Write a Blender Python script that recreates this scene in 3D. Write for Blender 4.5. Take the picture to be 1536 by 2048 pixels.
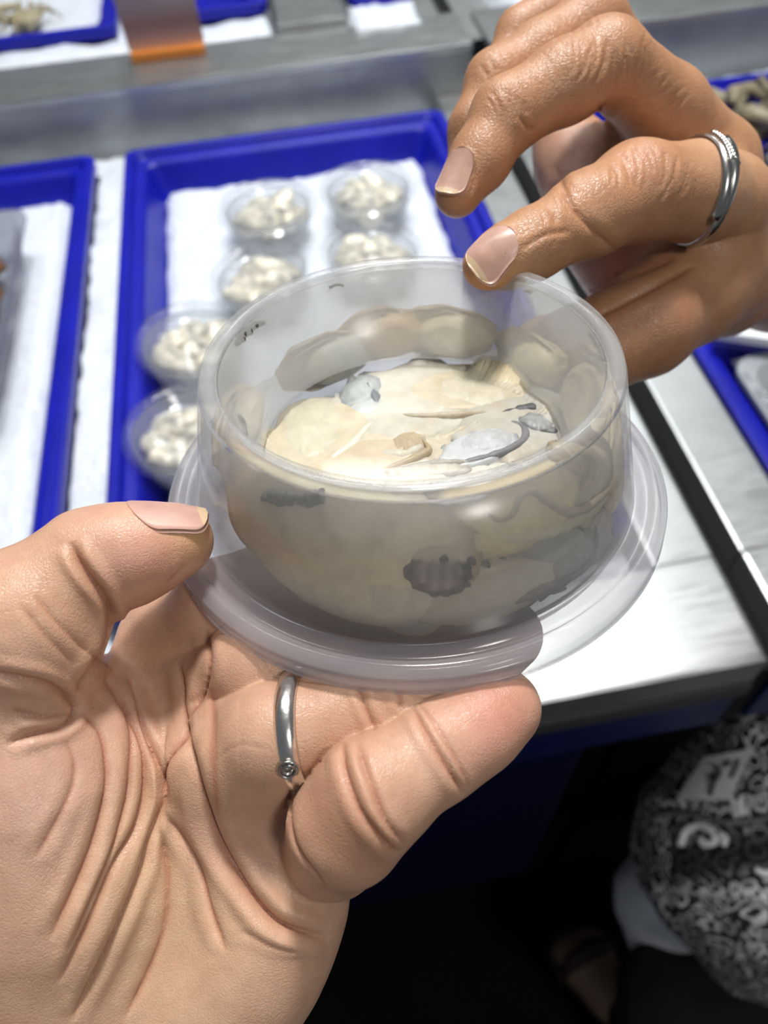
import bpy, bmesh, math, random
import numpy as np
from mathutils import Vector, Matrix, noise as mnoise
PI = math.pi
for o in list(bpy.data.objects):
    bpy.data.objects.remove(o)
SC = bpy.context.scene
COL = SC.collection

# ------------------------------------------------------------------ camera
F = 1540.0                                   # focal length in pixels of the 1536 x 2048 frame
CAM_H = 1.42
ROT = np.array([[0.98374271, 0.16644777, -0.06741977],
                [-0.17348086, 0.78376174, -0.59634045],
                [-0.0464185, 0.59834161, 0.79989539]])
CAM_O = np.array([0.0, 0.0, CAM_H])
cd = bpy.data.cameras.new('camera')
cam = bpy.data.objects.new('camera', cd)
COL.objects.link(cam)
cam.matrix_world = Matrix([list(ROT[i]) + [float(CAM_O[i])] for i in range(3)] + [[0, 0, 0, 1]])
cd.sensor_fit = 'VERTICAL'
cd.sensor_height = 36.0
cd.lens = 36.0 * F / 2048.0
cd.clip_start = 0.01
cd.clip_end = 30
cd.dof.use_dof = True
cd.dof.focus_distance = 0.138
cd.dof.aperture_fstop = 16.0
SC.camera = cam

# ------------------------------------------------------------------ world, lamps, exposure
w = bpy.data.worlds.new('shop_air')
SC.world = w
w.use_nodes = True
w.node_tree.nodes['Background'].inputs[0].default_value = (0.80, 0.86, 0.92, 1)
w.node_tree.nodes['Background'].inputs[1].default_value = 0.15


def area(name, loc, target, power, sx, sy, color=(1, 0.97, 0.93), spread=PI):
    l = bpy.data.lights.new(name, 'AREA')
    l.shape = 'RECTANGLE'
    l.size = sx
    l.size_y = sy
    l.energy = power
    l.color = color
    l.spread = spread
    o = bpy.data.objects.new(name, l)
    COL.objects.link(o)
    o.location = loc
    o.rotation_euler = (Vector(target) - Vector(loc)).to_track_quat('-Z', 'Y').to_euler()
    return o


area('ceiling_lamp_key', (0.18, 0.66, 2.50), (0.0, 0.10, 1.30), 22, 0.16, 0.16)
area('aisle_fill_light', (0.55, -0.80, 2.50), (0.12, 0.05, 1.0), 9.0, 0.25, 0.25)  # fill light added on the camera side to brighten tub front, palm and bag
area('ceiling_lamp_counter', (0.1, 0.9, 2.5), (0.1, 0.75, 1.0), 6.5, 1.2, 0.3, (0.96, 0.98, 1.0), math.radians(110))
area('ceiling_lamp_far', (0.6, 1.9, 2.6), (0.2, 0.9, 1.0), 4, 1.2, 0.25, (0.96, 0.98, 1.0), math.radians(110))
VS = SC.view_settings
VS.view_transform = 'Standard'
VS.look = 'None'
VS.gamma = 1.0
VS.use_curve_mapping = False
VS.exposure = -0.18
SC.cycles.use_denoising = True
SC.cycles.max_bounces = 6
SC.cycles.diffuse_bounces = 3
SC.cycles.glossy_bounces = 3
SC.cycles.transmission_bounces = 4
SC.cycles.transparent_max_bounces = 20
SC.cycles.use_adaptive_sampling = True
SC.cycles.adaptive_threshold = 0.07
SC.cycles.adaptive_min_samples = 14
SC.cycles.caustics_reflective = False
SC.cycles.caustics_refractive = False
SC.cycles.sample_clamp_indirect = 4.0

# ------------------------------------------------------------------ helpers


def to_world(p):
    return np.asarray(p, float) @ ROT.T + CAM_O


def ray(px, py):
    return np.array([(px - 768.0) / F, -(py - 1024.0) / F, -1.0])


def cp(px, py, d):
    """point in camera space at pixel and depth"""
    return ray(px, py) * d


def wp(px, py, d):
    return to_world(cp(px, py, d))


def on_z(px, py, z):
    r = ROT @ ray(px, py)
    return CAM_O + r * ((z - CAM_H) / r[2])


def link(name, me, mat=None, parent=None):
    o = bpy.data.objects.new(name, me)
    COL.objects.link(o)
    if mat is not None:
        me.materials.clear()
        me.materials.append(mat)
    if parent is not None:
        o.parent = parent
    return o


def obj(name, verts, faces, mat=None, parent=None, smooth=False, col=None):
    me = bpy.data.meshes.new(name)
    me.from_pydata([tuple(map(float, v)) for v in verts], [], faces)
    if smooth:
        me.polygons.foreach_set('use_smooth', [True] * len(me.polygons))
    if col is not None:
        a = me.color_attributes.new('tint', 'FLOAT_COLOR', 'POINT')
        c = np.ones((len(verts), 4), np.float32)
        c[:, :3] = col
        a.data.foreach_set('color', c.ravel())
    me.update()
    return link(name, me, mat, parent)


def obj_np(name, V, Q, mat=None, parent=None, col=None, smooth=True):
    """fast mesh from numpy vertices and quads"""
    me = bpy.data.meshes.new(name)
    n, m = len(V), len(Q)
    k = Q.shape[1]
    me.vertices.add(n)
    me.vertices.foreach_set('co', np.asarray(V, np.float32).ravel())
    me.loops.add(m * k)
    me.loops.foreach_set('vertex_index', np.asarray(Q, np.int32).ravel())
    me.polygons.add(m)
    me.polygons.foreach_set('loop_start', np.arange(0, m * k, k, dtype=np.int32))
    me.polygons.foreach_set('loop_total', np.full(m, k, np.int32))
    me.polygons.foreach_set('use_smooth', np.full(m, smooth, bool))
    me.update(calc_edges=True)
    if col is not None:
        a = me.color_attributes.new('tint', 'FLOAT_COLOR', 'POINT')
        c = np.ones((n, 4), np.float32)
        c[:, :3] = col
        a.data.foreach_set('color', c.ravel())
    return link(name, me, mat, parent)


def obj_bm(name, bm, mat=None, parent=None, smooth=False):
    me = bpy.data.meshes.new(name)
    bm.to_mesh(me)
    bm.free()
    if smooth:
        me.polygons.foreach_set('use_smooth', [True] * len(me.polygons))
    return link(name, me, mat, parent)


def empty(name, loc=(0, 0, 0)):
    o = bpy.data.objects.new(name, None)
    COL.objects.link(o)
    o.location = loc
    o.empty_display_size = 0.02
    return o


def tag(o, label=None, cat=None, group=None, kind=None):
    if label:
        o['label'] = label
    if cat:
        o['category'] = cat
    if group:
        o['group'] = group
    if kind:
        o['kind'] = kind
    return o


def keep(o, parent):
    """parent to an Empty that has a location while keeping world coordinates"""
    o.parent = parent
    o.location = o.location - parent.location
    return o


def spline(pts, step=5.0):
    """Catmull-Rom through 2D points, sampled densely"""
    P = [np.array(p, float) for p in pts]
    P = [2 * P[0] - P[1]] + P + [2 * P[-1] - P[-2]]
    out = []
    for i in range(1, len(P) - 2):
        n = max(2, int(np.linalg.norm(P[i + 1] - P[i]) / step))
        for k in range(n):
            t = k / n
            a, b, c, d = P[i - 1:i + 3]
            out.append(0.5 * ((2 * b) + (-a + c) * t + (2 * a - 5 * b + 4 * c - d) * t * t + (-a + 3 * b - 3 * c + d) * t ** 3))
    out.append(P[-2])
    return np.array(out)


def box(bm, x0, x1, y0, y1, z0, z1, bev=0.0):
    r = bmesh.ops.create_cube(bm, size=1.0)
    vs = r['verts']
    bmesh.ops.scale(bm, vec=(x1 - x0, y1 - y0, z1 - z0), verts=vs)
    bmesh.ops.translate(bm, vec=((x0 + x1) / 2, (y0 + y1) / 2, (z0 + z1) / 2), verts=vs)
    if bev:
        es = list({e for v in vs for e in v.link_edges})
        bmesh.ops.bevel(bm, geom=es, offset=bev, segments=2, affect='EDGES', profile=0.7)


def box_obj(name, b, mat, parent=None, bev=0.0):
    bm = bmesh.new()
    box(bm, *b, bev=bev)
    return obj_bm(name, bm, mat, parent)


def lathe(prof, n, frame):
    """closed profile [(r, h)] turned round frame = (origin, u, v, a); returns verts, quads"""
    o, u, v, a = frame
    V, Q = [], []
    m = len(prof)
    for i in range(n):
        t = 2 * PI * i / n
        for r, h in prof:
            V.append(o + (u * math.cos(t) + v * math.sin(t)) * r + a * h)
    for i in range(n):
        j = (i + 1) % n
        for k in range(m):
            l = (k + 1) % m
            Q.append((i * m + k, j * m + k, j * m + l, i * m + l))
    return np.array(V), np.array(Q)


def tube(pts, rad, n=10, closed=False):
    """swept tube along points; rad a number or list"""
    pts = [Vector(p) for p in pts]
    N = len(pts)
    rad = [rad] * N if np.isscalar(rad) else rad
    V, Q = [], []
    up = Vector((0.31, 0.2, 0.93))
    prev = None
    for i, p in enumerate(pts):
        if closed:
            t = pts[(i + 1) % N] - pts[i - 1]
        else:
            t = pts[min(i + 1, N - 1)] - pts[max(i - 1, 0)]
        t.normalize()
        b = (prev - t * prev.dot(t)) if prev is not None else up - t * up.dot(t)
        b.normalize()
        prev = b
        c = t.cross(b)
        for k in range(n):
            a = 2 * PI * k / n
            V.append(p + (b * math.cos(a) + c * math.sin(a)) * rad[i])
    for i in range(N if closed else N - 1):
        j = (i + 1) % N
        for k in range(n):
            l = (k + 1) % n
            Q.append((i * n + k, i * n + l, j * n + l, j * n + k))
    if not closed:
        Q.append(tuple(range(n))[::-1])
        Q.append(tuple((N - 1) * n + k for k in range(n)))
    return V, Q


# ------------------------------------------------------------------ materials
MATS = {}


def new_mat(name):
    m = bpy.data.materials.new(name)
    m.use_nodes = True
    MATS[name] = m
    nt = m.node_tree
    return m, nt, nt.nodes['Principled BSDF'], nt.nodes['Material Output']


def N(nt, typ, **kw):
    n = nt.nodes.new(typ)
    for k, v in kw.items():
        setattr(n, k, v)
    return n


def noise_node(nt, scale, detail=3.0, rough=0.5, coord='Object', vec_scale=None):
    tc = N(nt, 'ShaderNodeTexCoord')
    nz = N(nt, 'ShaderNodeTexNoise')
    nz.inputs['Scale'].default_value = scale
    nz.inputs['Detail'].default_value = detail
    nz.inputs['Roughness'].default_value = rough
    if vec_scale:
        mp = N(nt, 'ShaderNodeMapping')
        mp.inputs['Scale'].default_value = vec_scale
        nt.links.new(tc.outputs[coord], mp.inputs[0])
        nt.links.new(mp.outputs[0], nz.inputs['Vector'])
    else:
        nt.links.new(tc.outputs[coord], nz.inputs['Vector'])
    return nz


def ramp(nt, src, stops):
    r = N(nt, 'ShaderNodeValToRGB')
    e = r.color_ramp.elements
    e[0].position, e[0].color = stops[0][0], (*stops[0][1], 1)
    e[1].position, e[1].color = stops[-1][0], (*stops[-1][1], 1)
    for p, c in stops[1:-1]:
        x = e.new(p)
        x.color = (*c, 1)
    nt.links.new(src, r.inputs[0])
    return r


def add_bump(nt, bs, src, strength, dist):
    b = N(nt, 'ShaderNodeBump')
    b.inputs['Strength'].default_value = strength
    b.inputs['Distance'].default_value = dist
    nt.links.new(src, b.inputs['Height'])
    nt.links.new(b.outputs[0], bs.inputs['Normal'])
    return b


def simple(name, color, rough=0.5, metal=0.0, bump=None, var=None, spec=0.5, coat=0.0):
    m, nt, bs, out = new_mat(name)
    bs.inputs['Base Color'].default_value = (*color, 1)
    bs.inputs['Roughness'].default_value = rough
    bs.inputs['Metallic'].default_value = metal
    bs.inputs['Specular IOR Level'].default_value = spec
    bs.inputs['Coat Weight'].default_value = coat
    if var:
        nz = noise_node(nt, var[0], 4)
        r = ramp(nt, nz.outputs['Fac'], [(0.3, tuple(c * (1 - var[1]) for c in color)), (0.7, tuple(min(1, c * (1 + var[1])) for c in color))])
        nt.links.new(r.outputs[0], bs.inputs['Base Color'])
    if bump:
        nz = noise_node(nt, bump[0], 3)
        add_bump(nt, bs, nz.outputs['Fac'], bump[1], bump[2])
    return m


def steel_mat(name, color, rough, metal=0.85):
    m, nt, bs, out = new_mat(name)
    bs.inputs['Metallic'].default_value = metal
    nz = noise_node(nt, 14, 4, 0.6)
    r = ramp(nt, nz.outputs['Fac'], [(0.3, tuple(c * 0.8 for c in color)), (0.7, color)])
    nt.links.new(r.outputs[0], bs.inputs['Base Color'])
    nz2 = noise_node(nt, 30, 3, 0.6, vec_scale=(1, 12, 1))
    r2 = ramp(nt, nz2.outputs['Fac'], [(0.3, (rough * 0.8,) * 3), (0.7, (rough * 1.25,) * 3)])
    nt.links.new(r2.outputs[0], bs.inputs['Roughness'])
    return m


def vcol_mat(name, rough=0.4, sss=0.0, sss_r=(0.006, 0.003, 0.0015), bump=None, spec=0.5, mul=None, coat=0.0):
    """colour comes from the thing's own 'tint' attribute, mottled a little by noise"""
    m, nt, bs, out = new_mat(name)
    at = N(nt, 'ShaderNodeAttribute', attribute_name='tint')
    src = at.outputs['Color']
    if mul:
        nz = noise_node(nt, mul[0], 4, 0.6)
        r = ramp(nt, nz.outputs['Fac'], [(0.3, mul[1]), (0.7, mul[2])])
        mx = N(nt, 'ShaderNodeMix', data_type='RGBA', blend_type='MULTIPLY')
        mx.inputs[0].default_value = 1.0
        nt.links.new(src, mx.inputs[6])
        nt.links.new(r.outputs[0], mx.inputs[7])
        src = mx.outputs[2]
    nt.links.new(src, bs.inputs['Base Color'])
    bs.inputs['Roughness'].default_value = rough
    bs.inputs['Specular IOR Level'].default_value = spec
    bs.inputs['Coat Weight'].default_value = coat
    bs.inputs['Coat Roughness'].default_value = 0.1
    if sss:
        bs.inputs['Subsurface Weight'].default_value = sss
        bs.inputs['Subsurface Radius'].default_value = sss_r
        bs.inputs['Subsurface Scale'].default_value = 1.0
    if bump:
        nz = noise_node(nt, bump[0], 3, 0.6)
        add_bump(nt, bs, nz.outputs['Fac'], bump[1], bump[2])
    return m


def frosted(name, haze, color=(0.86, 0.88, 0.9), rough=0.25, trans=0.5, tint=(0.97, 0.975, 0.98), bump=None):
    """hazy polypropylene: part clear, part milky, with a soft gloss"""
    m, nt, bs, out = new_mat(name)
    nt.nodes.remove(bs)
    tr = N(nt, 'ShaderNodeBsdfTransparent')
    tr.inputs[0].default_value = (*tint, 1)
    df = N(nt, 'ShaderNodeBsdfDiffuse')
    df.inputs[0].default_value = (*color, 1)
    tl = N(nt, 'ShaderNodeBsdfTranslucent')
    tl.inputs[0].default_value = (*color, 1)
    milky = N(nt, 'ShaderNodeMixShader')
    milky.inputs[0].default_value = trans
    nt.links.new(df.outputs[0], milky.inputs[1])
    nt.links.new(tl.outputs[0], milky.inputs[2])
    mix = N(nt, 'ShaderNodeMixShader')
    mix.inputs[0].default_value = haze
    nt.links.new(tr.outputs[0], mix.inputs[1])
    nt.links.new(milky.outputs[0], mix.inputs[2])
    gl = N(nt, 'ShaderNodeBsdfGlossy')
    gl.inputs['Roughness'].default_value = rough
    lw = N(nt, 'ShaderNodeLayerWeight')
    lw.inputs['Blend'].default_value = 0.5
    pw = N(nt, 'ShaderNodeMath', operation='POWER')
    pw.inputs[1].default_value = 4.0
    nt.links.new(lw.outputs['Facing'], pw.inputs[0])
    fr = N(nt, 'ShaderNodeMath', operation='MULTIPLY_ADD')
    fr.inputs[1].default_value = 0.45
    fr.inputs[2].default_value = 0.035
    nt.links.new(pw.outputs[0], fr.inputs[0])
    if bump:
        nz = noise_node(nt, bump[0], 2)
        b = N(nt, 'ShaderNodeBump')
        b.inputs['Strength'].default_value = bump[1]
        b.inputs['Distance'].default_value = bump[2]
        nt.links.new(nz.outputs['Fac'], b.inputs['Height'])
        nt.links.new(b.outputs[0], gl.inputs['Normal'])
    mg = N(nt, 'ShaderNodeMixShader')
    nt.links.new(fr.outputs[0], mg.inputs[0])
    nt.links.new(mix.outputs[0], mg.inputs[1])
    nt.links.new(gl.outputs[0], mg.inputs[2])
    nt.links.new(mg.outputs[0], out.inputs['Surface'])
    return m


M_STEEL = steel_mat('brushed_steel', (0.50, 0.52, 0.52), 0.36)
M_STEEL_D = steel_mat('dull_steel', (0.40, 0.42, 0.42), 0.45, 0.7)
M_BLUE = simple('blue_plastic', (0.006, 0.009, 0.33), 0.38, var=(20, 0.12), spec=0.3)
M_NAVY = simple('navy_panel', (0.003, 0.004, 0.03), 0.6, spec=0.15)
M_BLACK = simple('black_rubber', (0.007, 0.007, 0.008), 0.6, spec=0.2)
M_DARKGREY = simple('dark_grey_edge', (0.05, 0.052, 0.055), 0.5)
M_FLOOR = simple('dark_floor', (0.005, 0.0048, 0.005), 0.7, var=(6, 0.3), spec=0.1)
M_ICE = simple('crushed_ice', (0.69, 0.74, 0.81), 0.35, bump=(160, 0.6, 0.004), var=(50, 0.05))
M_ORANGE = simple('orange_plastic', (0.80, 0.28, 0.06), 0.4)
M_CARD = None

# ------------------------------------------------------------------ setting: floor and counters
ZC = 1.0


def struct(o):
    o['kind'] = 'structure'
    return o


struct(box_obj('wall_back', (-2.5, 2.5, 2.95, 3.0, 0.0, 2.7), simple('shop_wall', (0.55, 0.56, 0.56), 0.7)))
struct(box_obj('floor', (-2.5, 2.5, -1.6, 3.0, -0.05, 0.0), M_FLOOR))


def ice_sheet(name, x0, x1, y0, y1, z, amp, label, seed=0, n=0.006, mat=M_ICE, thick=0.03, holes=()):
    """crushed ice heaped in a tray or well: a closed bumpy slab"""
    nx = max(4, int((x1 - x0) / n))
    ny = max(4, int((y1 - y0) / n))
    V, Q = [], []
    for j in range(ny + 1):
        for i in range(nx + 1):
            x = x0 + (x1 - x0) * i / nx
            y = y0 + (y1 - y0) * j / ny
            p = Vector((x * 55 + seed * 7, y * 55, seed * 3.1))
            h = mnoise.noise(p) * 0.5 + mnoise.noise(p * 2.7) * 0.4 + mnoise.noise(p * 0.25) * 0.8
            edge = min(i, nx - i, j, ny - j)
            V.append((x + mnoise.noise(p + Vector((9, 0, 0))) * n * 0.4, y + mnoise.noise(p + Vector((0, 9, 0))) * n * 0.4,
                      z + amp * h if edge > 0 else z - thick))
    for j in range(ny):
        for i in range(nx):
            a = j * (nx + 1) + i
            x = x0 + (x1 - x0) * (i + 0.5) / nx
            y = y0 + (y1 - y0) * (j + 0.5) / ny
            if any(h[0] < x < h[1] and h[2] < y < h[3] for h in holes):
                continue
            Q.append((a, a + 1, a + nx + 2, a + nx + 1))
    o = obj_np(name, np.array(V), np.array(Q), mat)
    return tag(o, label, 'ice', kind='stuff')


def counter(name, x0, x1, right_ledge, left_ledge, label):
    """one chilled display unit: well, ledges, raised back panel and tier, front edge"""
    e = empty(name, ((x0 + x1) / 2, 0.6, 0))
    def part(n, b, m, bev=0.002):
        return keep(box_obj(n, b, m, bev=bev), e)
    part('well_floor', (x0, x1, 0.17, 0.90, 0.90, 0.93), M_STEEL_D)
    part('front_ledge', (x0, x1, 0.16, 0.235, 0.972, ZC), M_STEEL, 0.003)
    if left_ledge:
        part('side_ledge', (x0, x0 + left_ledge, 0.235, 0.885, 0.93, ZC - 0.0005), M_STEEL, 0.002)
    if right_ledge:
        part('side_ledge', (x1 - right_ledge, x1, 0.235, 0.885, 0.93, ZC - 0.0005), M_STEEL, 0.002)
    part('back_panel', (x0, x1, 0.885, 0.893, 0.93, 1.048), M_STEEL_D, 0.001)
    part('tier_ledge', (x0, x1, 0.880, 0.965, 1.044, 1.052), M_STEEL, 0.002)
    part('tier_floor', (x0, x1, 0.965, 1.9, 1.0, 1.02), M_STEEL_D)
    part('front_edge', (x0, x1, 0.158, 0.17, 0.955, 0.9715), M_DARKGREY, 0.002)
    part('bumper', (x0, x1, 0.162, 0.178, 0.900, 0.9545), M_NAVY_B, 0.003)
    part('base_panel', (x0, x1, 0.24, 0.26, 0.10, 0.90), M_BLACK)
    part('kick_panel', (x0, x1, 0.30, 0.32, 0.0, 0.10), M_BLACK)
    return tag(e, label, 'counter')


M_NAVY_B = simple('blue_bumper', (0.004, 0.009, 0.08), 0.4)
counter('display_counter', -1.1, 0.236, 0.040, 0.04, 'stainless steel chilled counter holding the tray of oyster tubs')
counter('display_counter', 0.254, 1.3, 0.03, 0.045, 'stainless steel chilled counter beyond the dark gap, under the ringed hand')
g = box_obj('gap_strip', (0.2365, 0.2535, 0.165, 1.9, 0.90, 0.975), M_BLACK)
tag(g, 'dark rubber strip filling the gap between the two steel counters', 'strip')
b = box_obj('storage_crate', (-0.5, 0.16, 0.18, 0.235, 0.42, 0.84), M_NAVY, bev=0.01)
tag(b, 'dark navy crate standing in the shade under the counter', 'crate')
HOLES = [(-0.149, 0.189, 0.267, 0.841), (-0.615, -0.191, 0.267, 0.843), (0.305, 0.715, 0.260, 0.540), (0.305, 0.715, 0.560, 0.825), (-0.595, -0.155, 1.010, 1.395), (-0.125, 0.021, 1.025, 1.395), (0.123, 0.191, 1.005, 1.395)]
ice_sheet('ice_bed', -1.06, 0.196, 0.232, 0.884, 0.982, 0.007, 'crushed ice bed around the blue trays of the near counter', 1, 0.008, thick=0.05, holes=HOLES)
ice_sheet('ice_bed', 0.30, 1.27, 0.232, 0.884, 0.982, 0.007, 'crushed ice bed around the trays behind the ringed hand', 2, 0.008, thick=0.05, holes=HOLES)
ice_sheet('ice_bed', -1.06, 0.03, 0.966, 1.5, 1.05, 0.007, 'crushed ice bed on the far tier behind the price card', 3, 0.010, holes=HOLES)
ice_sheet('ice_bed', 0.112, 0.20, 0.940, 1.5, 1.055, 0.006, 'small heap of crushed ice at the end of the far tier', 4, 0.008, holes=HOLES)
ice_sheet('ice_bed', 0.30, 1.27, 0.966, 1.5, 1.05, 0.006, 'crushed ice on the far tier of the counter behind the hand', 5, 0.012, holes=HOLES)
o = box_obj('steel_plate', (0.033, 0.110, 0.967, 1.5, 1.02, 1.06), M_STEEL, bev=0.002)
tag(o, 'bare steel plate between two heaps of ice on the far tier', 'plate')


def tray(x0, x1, y0, y1, z, depth, label, group='blue plastic trays set into the ice'):
    """blue tray: stepped lip, sloping walls, floor"""
    def ring(ins, zz, r):
        pts = []
        for cx, cy, a0 in ((x1 - ins - r, y1 - ins - r, 0), (x0 + ins + r, y1 - ins - r, 90), (x0 + ins + r, y0 + ins + r, 180), (x1 - ins - r, y0 + ins + r, 270)):
            for k in range(6):
                a = math.radians(a0 + 90 * k / 5)
                pts.append((cx + r * math.cos(a), cy + r * math.sin(a), zz))
        return pts
    rings = [ring(0.030, z - depth - 0.002, 0.012), ring(0.004, z - 0.012, 0.012), ring(0.000, z - 0.012, 0.012), ring(0.000, z - 0.001, 0.012),
             ring(0.002, z, 0.012), ring(0.009, z, 0.012), ring(0.011, z - 0.006, 0.012), ring(0.019, z - 0.007, 0.012),
             ring(0.022, z - 0.010, 0.012), ring(0.034, z - depth, 0.012)]
    V = [p for r in rings for p in r]
    n = 24
    Fc = []
    for i in range(len(rings) - 1):
        for k in range(n):
            l = (k + 1) % n
            Fc.append((i * n + k, i * n + l, (i + 1) * n + l, (i + 1) * n + k))
    Fc.append(tuple(range(n))[::-1])
    Fc.append(tuple((len(rings) - 1) * n + k for k in range(n)))
    o = obj('serving_tray', V, Fc, M_BLUE)
    m = o.modifiers.new('bev', 'BEVEL')
    m.width = 0.001
    return tag(o, label, 'tray', group)


TRAY_Z = 1.004
tray(-0.154, 0.194, 0.262, 0.846, TRAY_Z, 0.045, 'blue plastic tray holding the frosted tubs of oysters on ice')
tray(-0.62, -0.186, 0.262, 0.848, TRAY_Z, 0.045, 'blue plastic tray holding the clear box of brown shellfish')
tray(0.300, 0.72, 0.255, 0.545, TRAY_Z, 0.040, 'blue plastic tray with the film wrapped pack, near the steel ledge')
tray(0.300, 0.72, 0.555, 0.830, TRAY_Z, 0.040, 'blue plastic tray heaped with brown crabs behind the hand')
tray(-0.60, -0.150, 1.005, 1.40, 1.066, 0.035, 'blue plastic tray on the far tier holding greenish crabs')
tray(-0.130, 0.026, 1.020, 1.40, 1.066, 0.035, 'narrow blue plastic tray behind the price card')
tray(0.118, 0.196, 1.000, 1.40, 1.066, 0.035, 'small blue plastic tray at the far end beside the steel plate')
ice_sheet('tray_ice', -0.120, 0.160, 0.296, 0.812, 0.972, 0.005, 'crushed ice inside the tray of oyster tubs', 6, 0.008, thick=0.010)
ice_sheet('tray_ice', -0.586, -0.220, 0.296, 0.814, 0.976, 0.005, 'crushed ice inside the tray with the clear shellfish box', 7, 0.008, thick=0.010)
ice_sheet('tray_ice', -0.566, -0.184, 1.039, 1.366, 1.043, 0.005, 'crushed ice inside the far tray of greenish crabs', 8, 0.012, thick=0.010)

# ---- lumps: shellfish and oyster meat, each its own object
def lump_mesh(name, seed, sx, sy, sz, amp, freq, colors, sub=3):
    bm = bmesh.new()
    bmesh.ops.create_icosphere(bm, subdivisions=sub, radius=1.0)
    col = []
    rs = random.Random(seed)
    off = Vector((rs.uniform(0, 50), rs.uniform(0, 50), rs.uniform(0, 50)))
    for v in bm.verts:
        p = v.co.copy()
        n = mnoise.noise(p * freq + off) + 0.5 * mnoise.noise(p * freq * 2.3 + off)
        v.co = Vector((p.x * sx, p.y * sy, p.z * sz)) * (1 + amp * n)
        c = mnoise.noise(p * freq * 1.1 + off * 2) * 0.9 + 0.5
        c = max(0.0, min(0.999, c)) * (len(colors) - 1)
        i = int(c)
        f = c - i
        col.append([colors[i][k] * (1 - f) + colors[min(i + 1, len(colors) - 1)][k] * f for k in range(3)])
    me = bpy.data.meshes.new(name)
    bm.to_mesh(me)
    bm.free()
    me.polygons.foreach_set('use_smooth', [True] * len(me.polygons))
    a = me.color_attributes.new('tint', 'FLOAT_COLOR', 'POINT')
    c = np.ones((len(col), 4), np.float32)
    c[:, :3] = col
    a.data.foreach_set('color', c.ravel())
    return me


M_MEAT = vcol_mat('oyster_meat', rough=0.28, sss=0.0, bump=(700, 0.25, 0.0006), mul=(250, (0.88, 0.86, 0.82), (1, 1, 1)))
M_SHELL = vcol_mat('shellfish', rough=0.45, bump=(220, 0.6, 0.003), mul=(120, (0.6, 0.6, 0.6), (1, 1, 1)))
OY = [lump_mesh('oyster_lump', s, 0.017, 0.012, 0.0085, 0.22, 1.6, [(0.20, 0.20, 0.20), (0.60, 0.57, 0.50), (0.90, 0.85, 0.70), (0.95, 0.91, 0.78), (0.95, 0.91, 0.78)]) for s in range(5)]
M_TUB = frosted('tub_plastic', 0.22)
M_TUB_LID = frosted('tub_lid_plastic', 0.05, rough=0.12)
M_CLEAR = frosted('clear_plastic', 0.07, rough=0.08, tint=(0.93, 0.94, 0.96))


def small_tub_mesh():
    fr = (Vector((0, 0, 0)), Vector((1, 0, 0)), Vector((0, 1, 0)), Vector((0, 0, 1)))
    def lm(nm, prof):
        V, Q = lathe([(r, h) for r, h in prof], 40, tuple(np.array(x) for x in fr))
        me = bpy.data.meshes.new(nm)
        me.from_pydata([tuple(v) for v in V], [], [tuple(q) for q in Q])
        me.polygons.foreach_set('use_smooth', [True] * len(me.polygons))
        return me
    body = lm('tub_body', [(0.0003, 0), (0.036, 0), (0.042, 0.030), (0.0412, 0.030), (0.0352, 0.0008), (0.0003, 0.0008)])
    lid = lm('tub_lid', [(0.0003, 0.0295), (0.040, 0.0295), (0.0405, 0.0335), (0.0455, 0.0335), (0.0475, 0.030), (0.0483, 0.030), (0.0465, 0.0345), (0.0398, 0.0345), (0.0393, 0.0303), (0.0003, 0.0303)])
    return body, lid


TB, TL = small_tub_mesh()
TB.materials.append(M_TUB)
TL.materials.append(M_TUB_LID)
for m in OY:
    m.materials.append(M_MEAT)
rnd = random.Random(5)
tubs = [(-0.012, 0.692, 0.002, 0, 'frosted tub of oysters in the back row of the tray, beside the empty ice'),
        (0.088, 0.701, 0.002, 0, 'frosted tub of oysters in the far corner of the tray, nearest the fingertips'),
        (-0.022, 0.594, -0.001, 6, 'frosted tub of oysters leaning in the second row of the tray'),
        (0.074, 0.602, -0.001, 4, 'frosted tub of oysters half hidden behind the rim of the held tub'),
        (-0.089, 0.512, 0.003, -3, 'frosted tub of oysters by the tray edge, above the lowest tub'),
        (-0.096, 0.412, 0.003, 3, 'frosted tub of oysters lowest in the tray, just above the thumb')]
for k, (x, y, dz, tilt, lab) in enumerate(tubs):
    e = empty('oyster_tub', (x, y, 0.974 + dz))
    e.rotation_euler = (math.radians(tilt), math.radians(tilt * 0.6), rnd.uniform(0, 6))
    tag(e, lab, 'tub', 'frosted tubs of oysters in the tray')
    for nm, me in (('tub_body', TB), ('tub_lid', TL)):
        o = bpy.data.objects.new(nm, me)
        COL.objects.link(o)
        o.parent = e
    Mx = Matrix.LocRotScale(e.location, e.rotation_euler, None)
    spots = [(0, 0)] + [(0.0215 * math.cos(a), 0.0215 * math.sin(a)) for a in [i * PI / 3.5 + k for i in range(7)]]
    for i, (ox, oy) in enumerate(spots):
        o = bpy.data.objects.new('oyster', OY[rnd.randrange(5)])
        COL.objects.link(o)
        o.location = Mx @ Vector((ox, oy, 0.0200 + rnd.uniform(-0.002, 0.0015)))
        o.rotation_euler = (rnd.uniform(-0.4, 0.4), rnd.uniform(-0.4, 0.4), rnd.uniform(0, 6))
        s = rnd.uniform(0.95, 1.2)
        o.scale = (s, s, s)
        tag(o, 'cream and grey oyster packed under the ' + ['lid of the tub beside the empty ice', 'lid of the tub in the far tray corner', 'lid of the leaning tub', 'lid of the half hidden tub', 'lid of the tub above the lowest one', 'lid of the lowest tub in the tray'][k], 'oyster', 'oysters in tub, ' + ['beside the empty ice', 'far tray corner', 'leaning tub', 'half hidden tub', 'above the lowest', 'lowest tub'][k])

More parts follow.
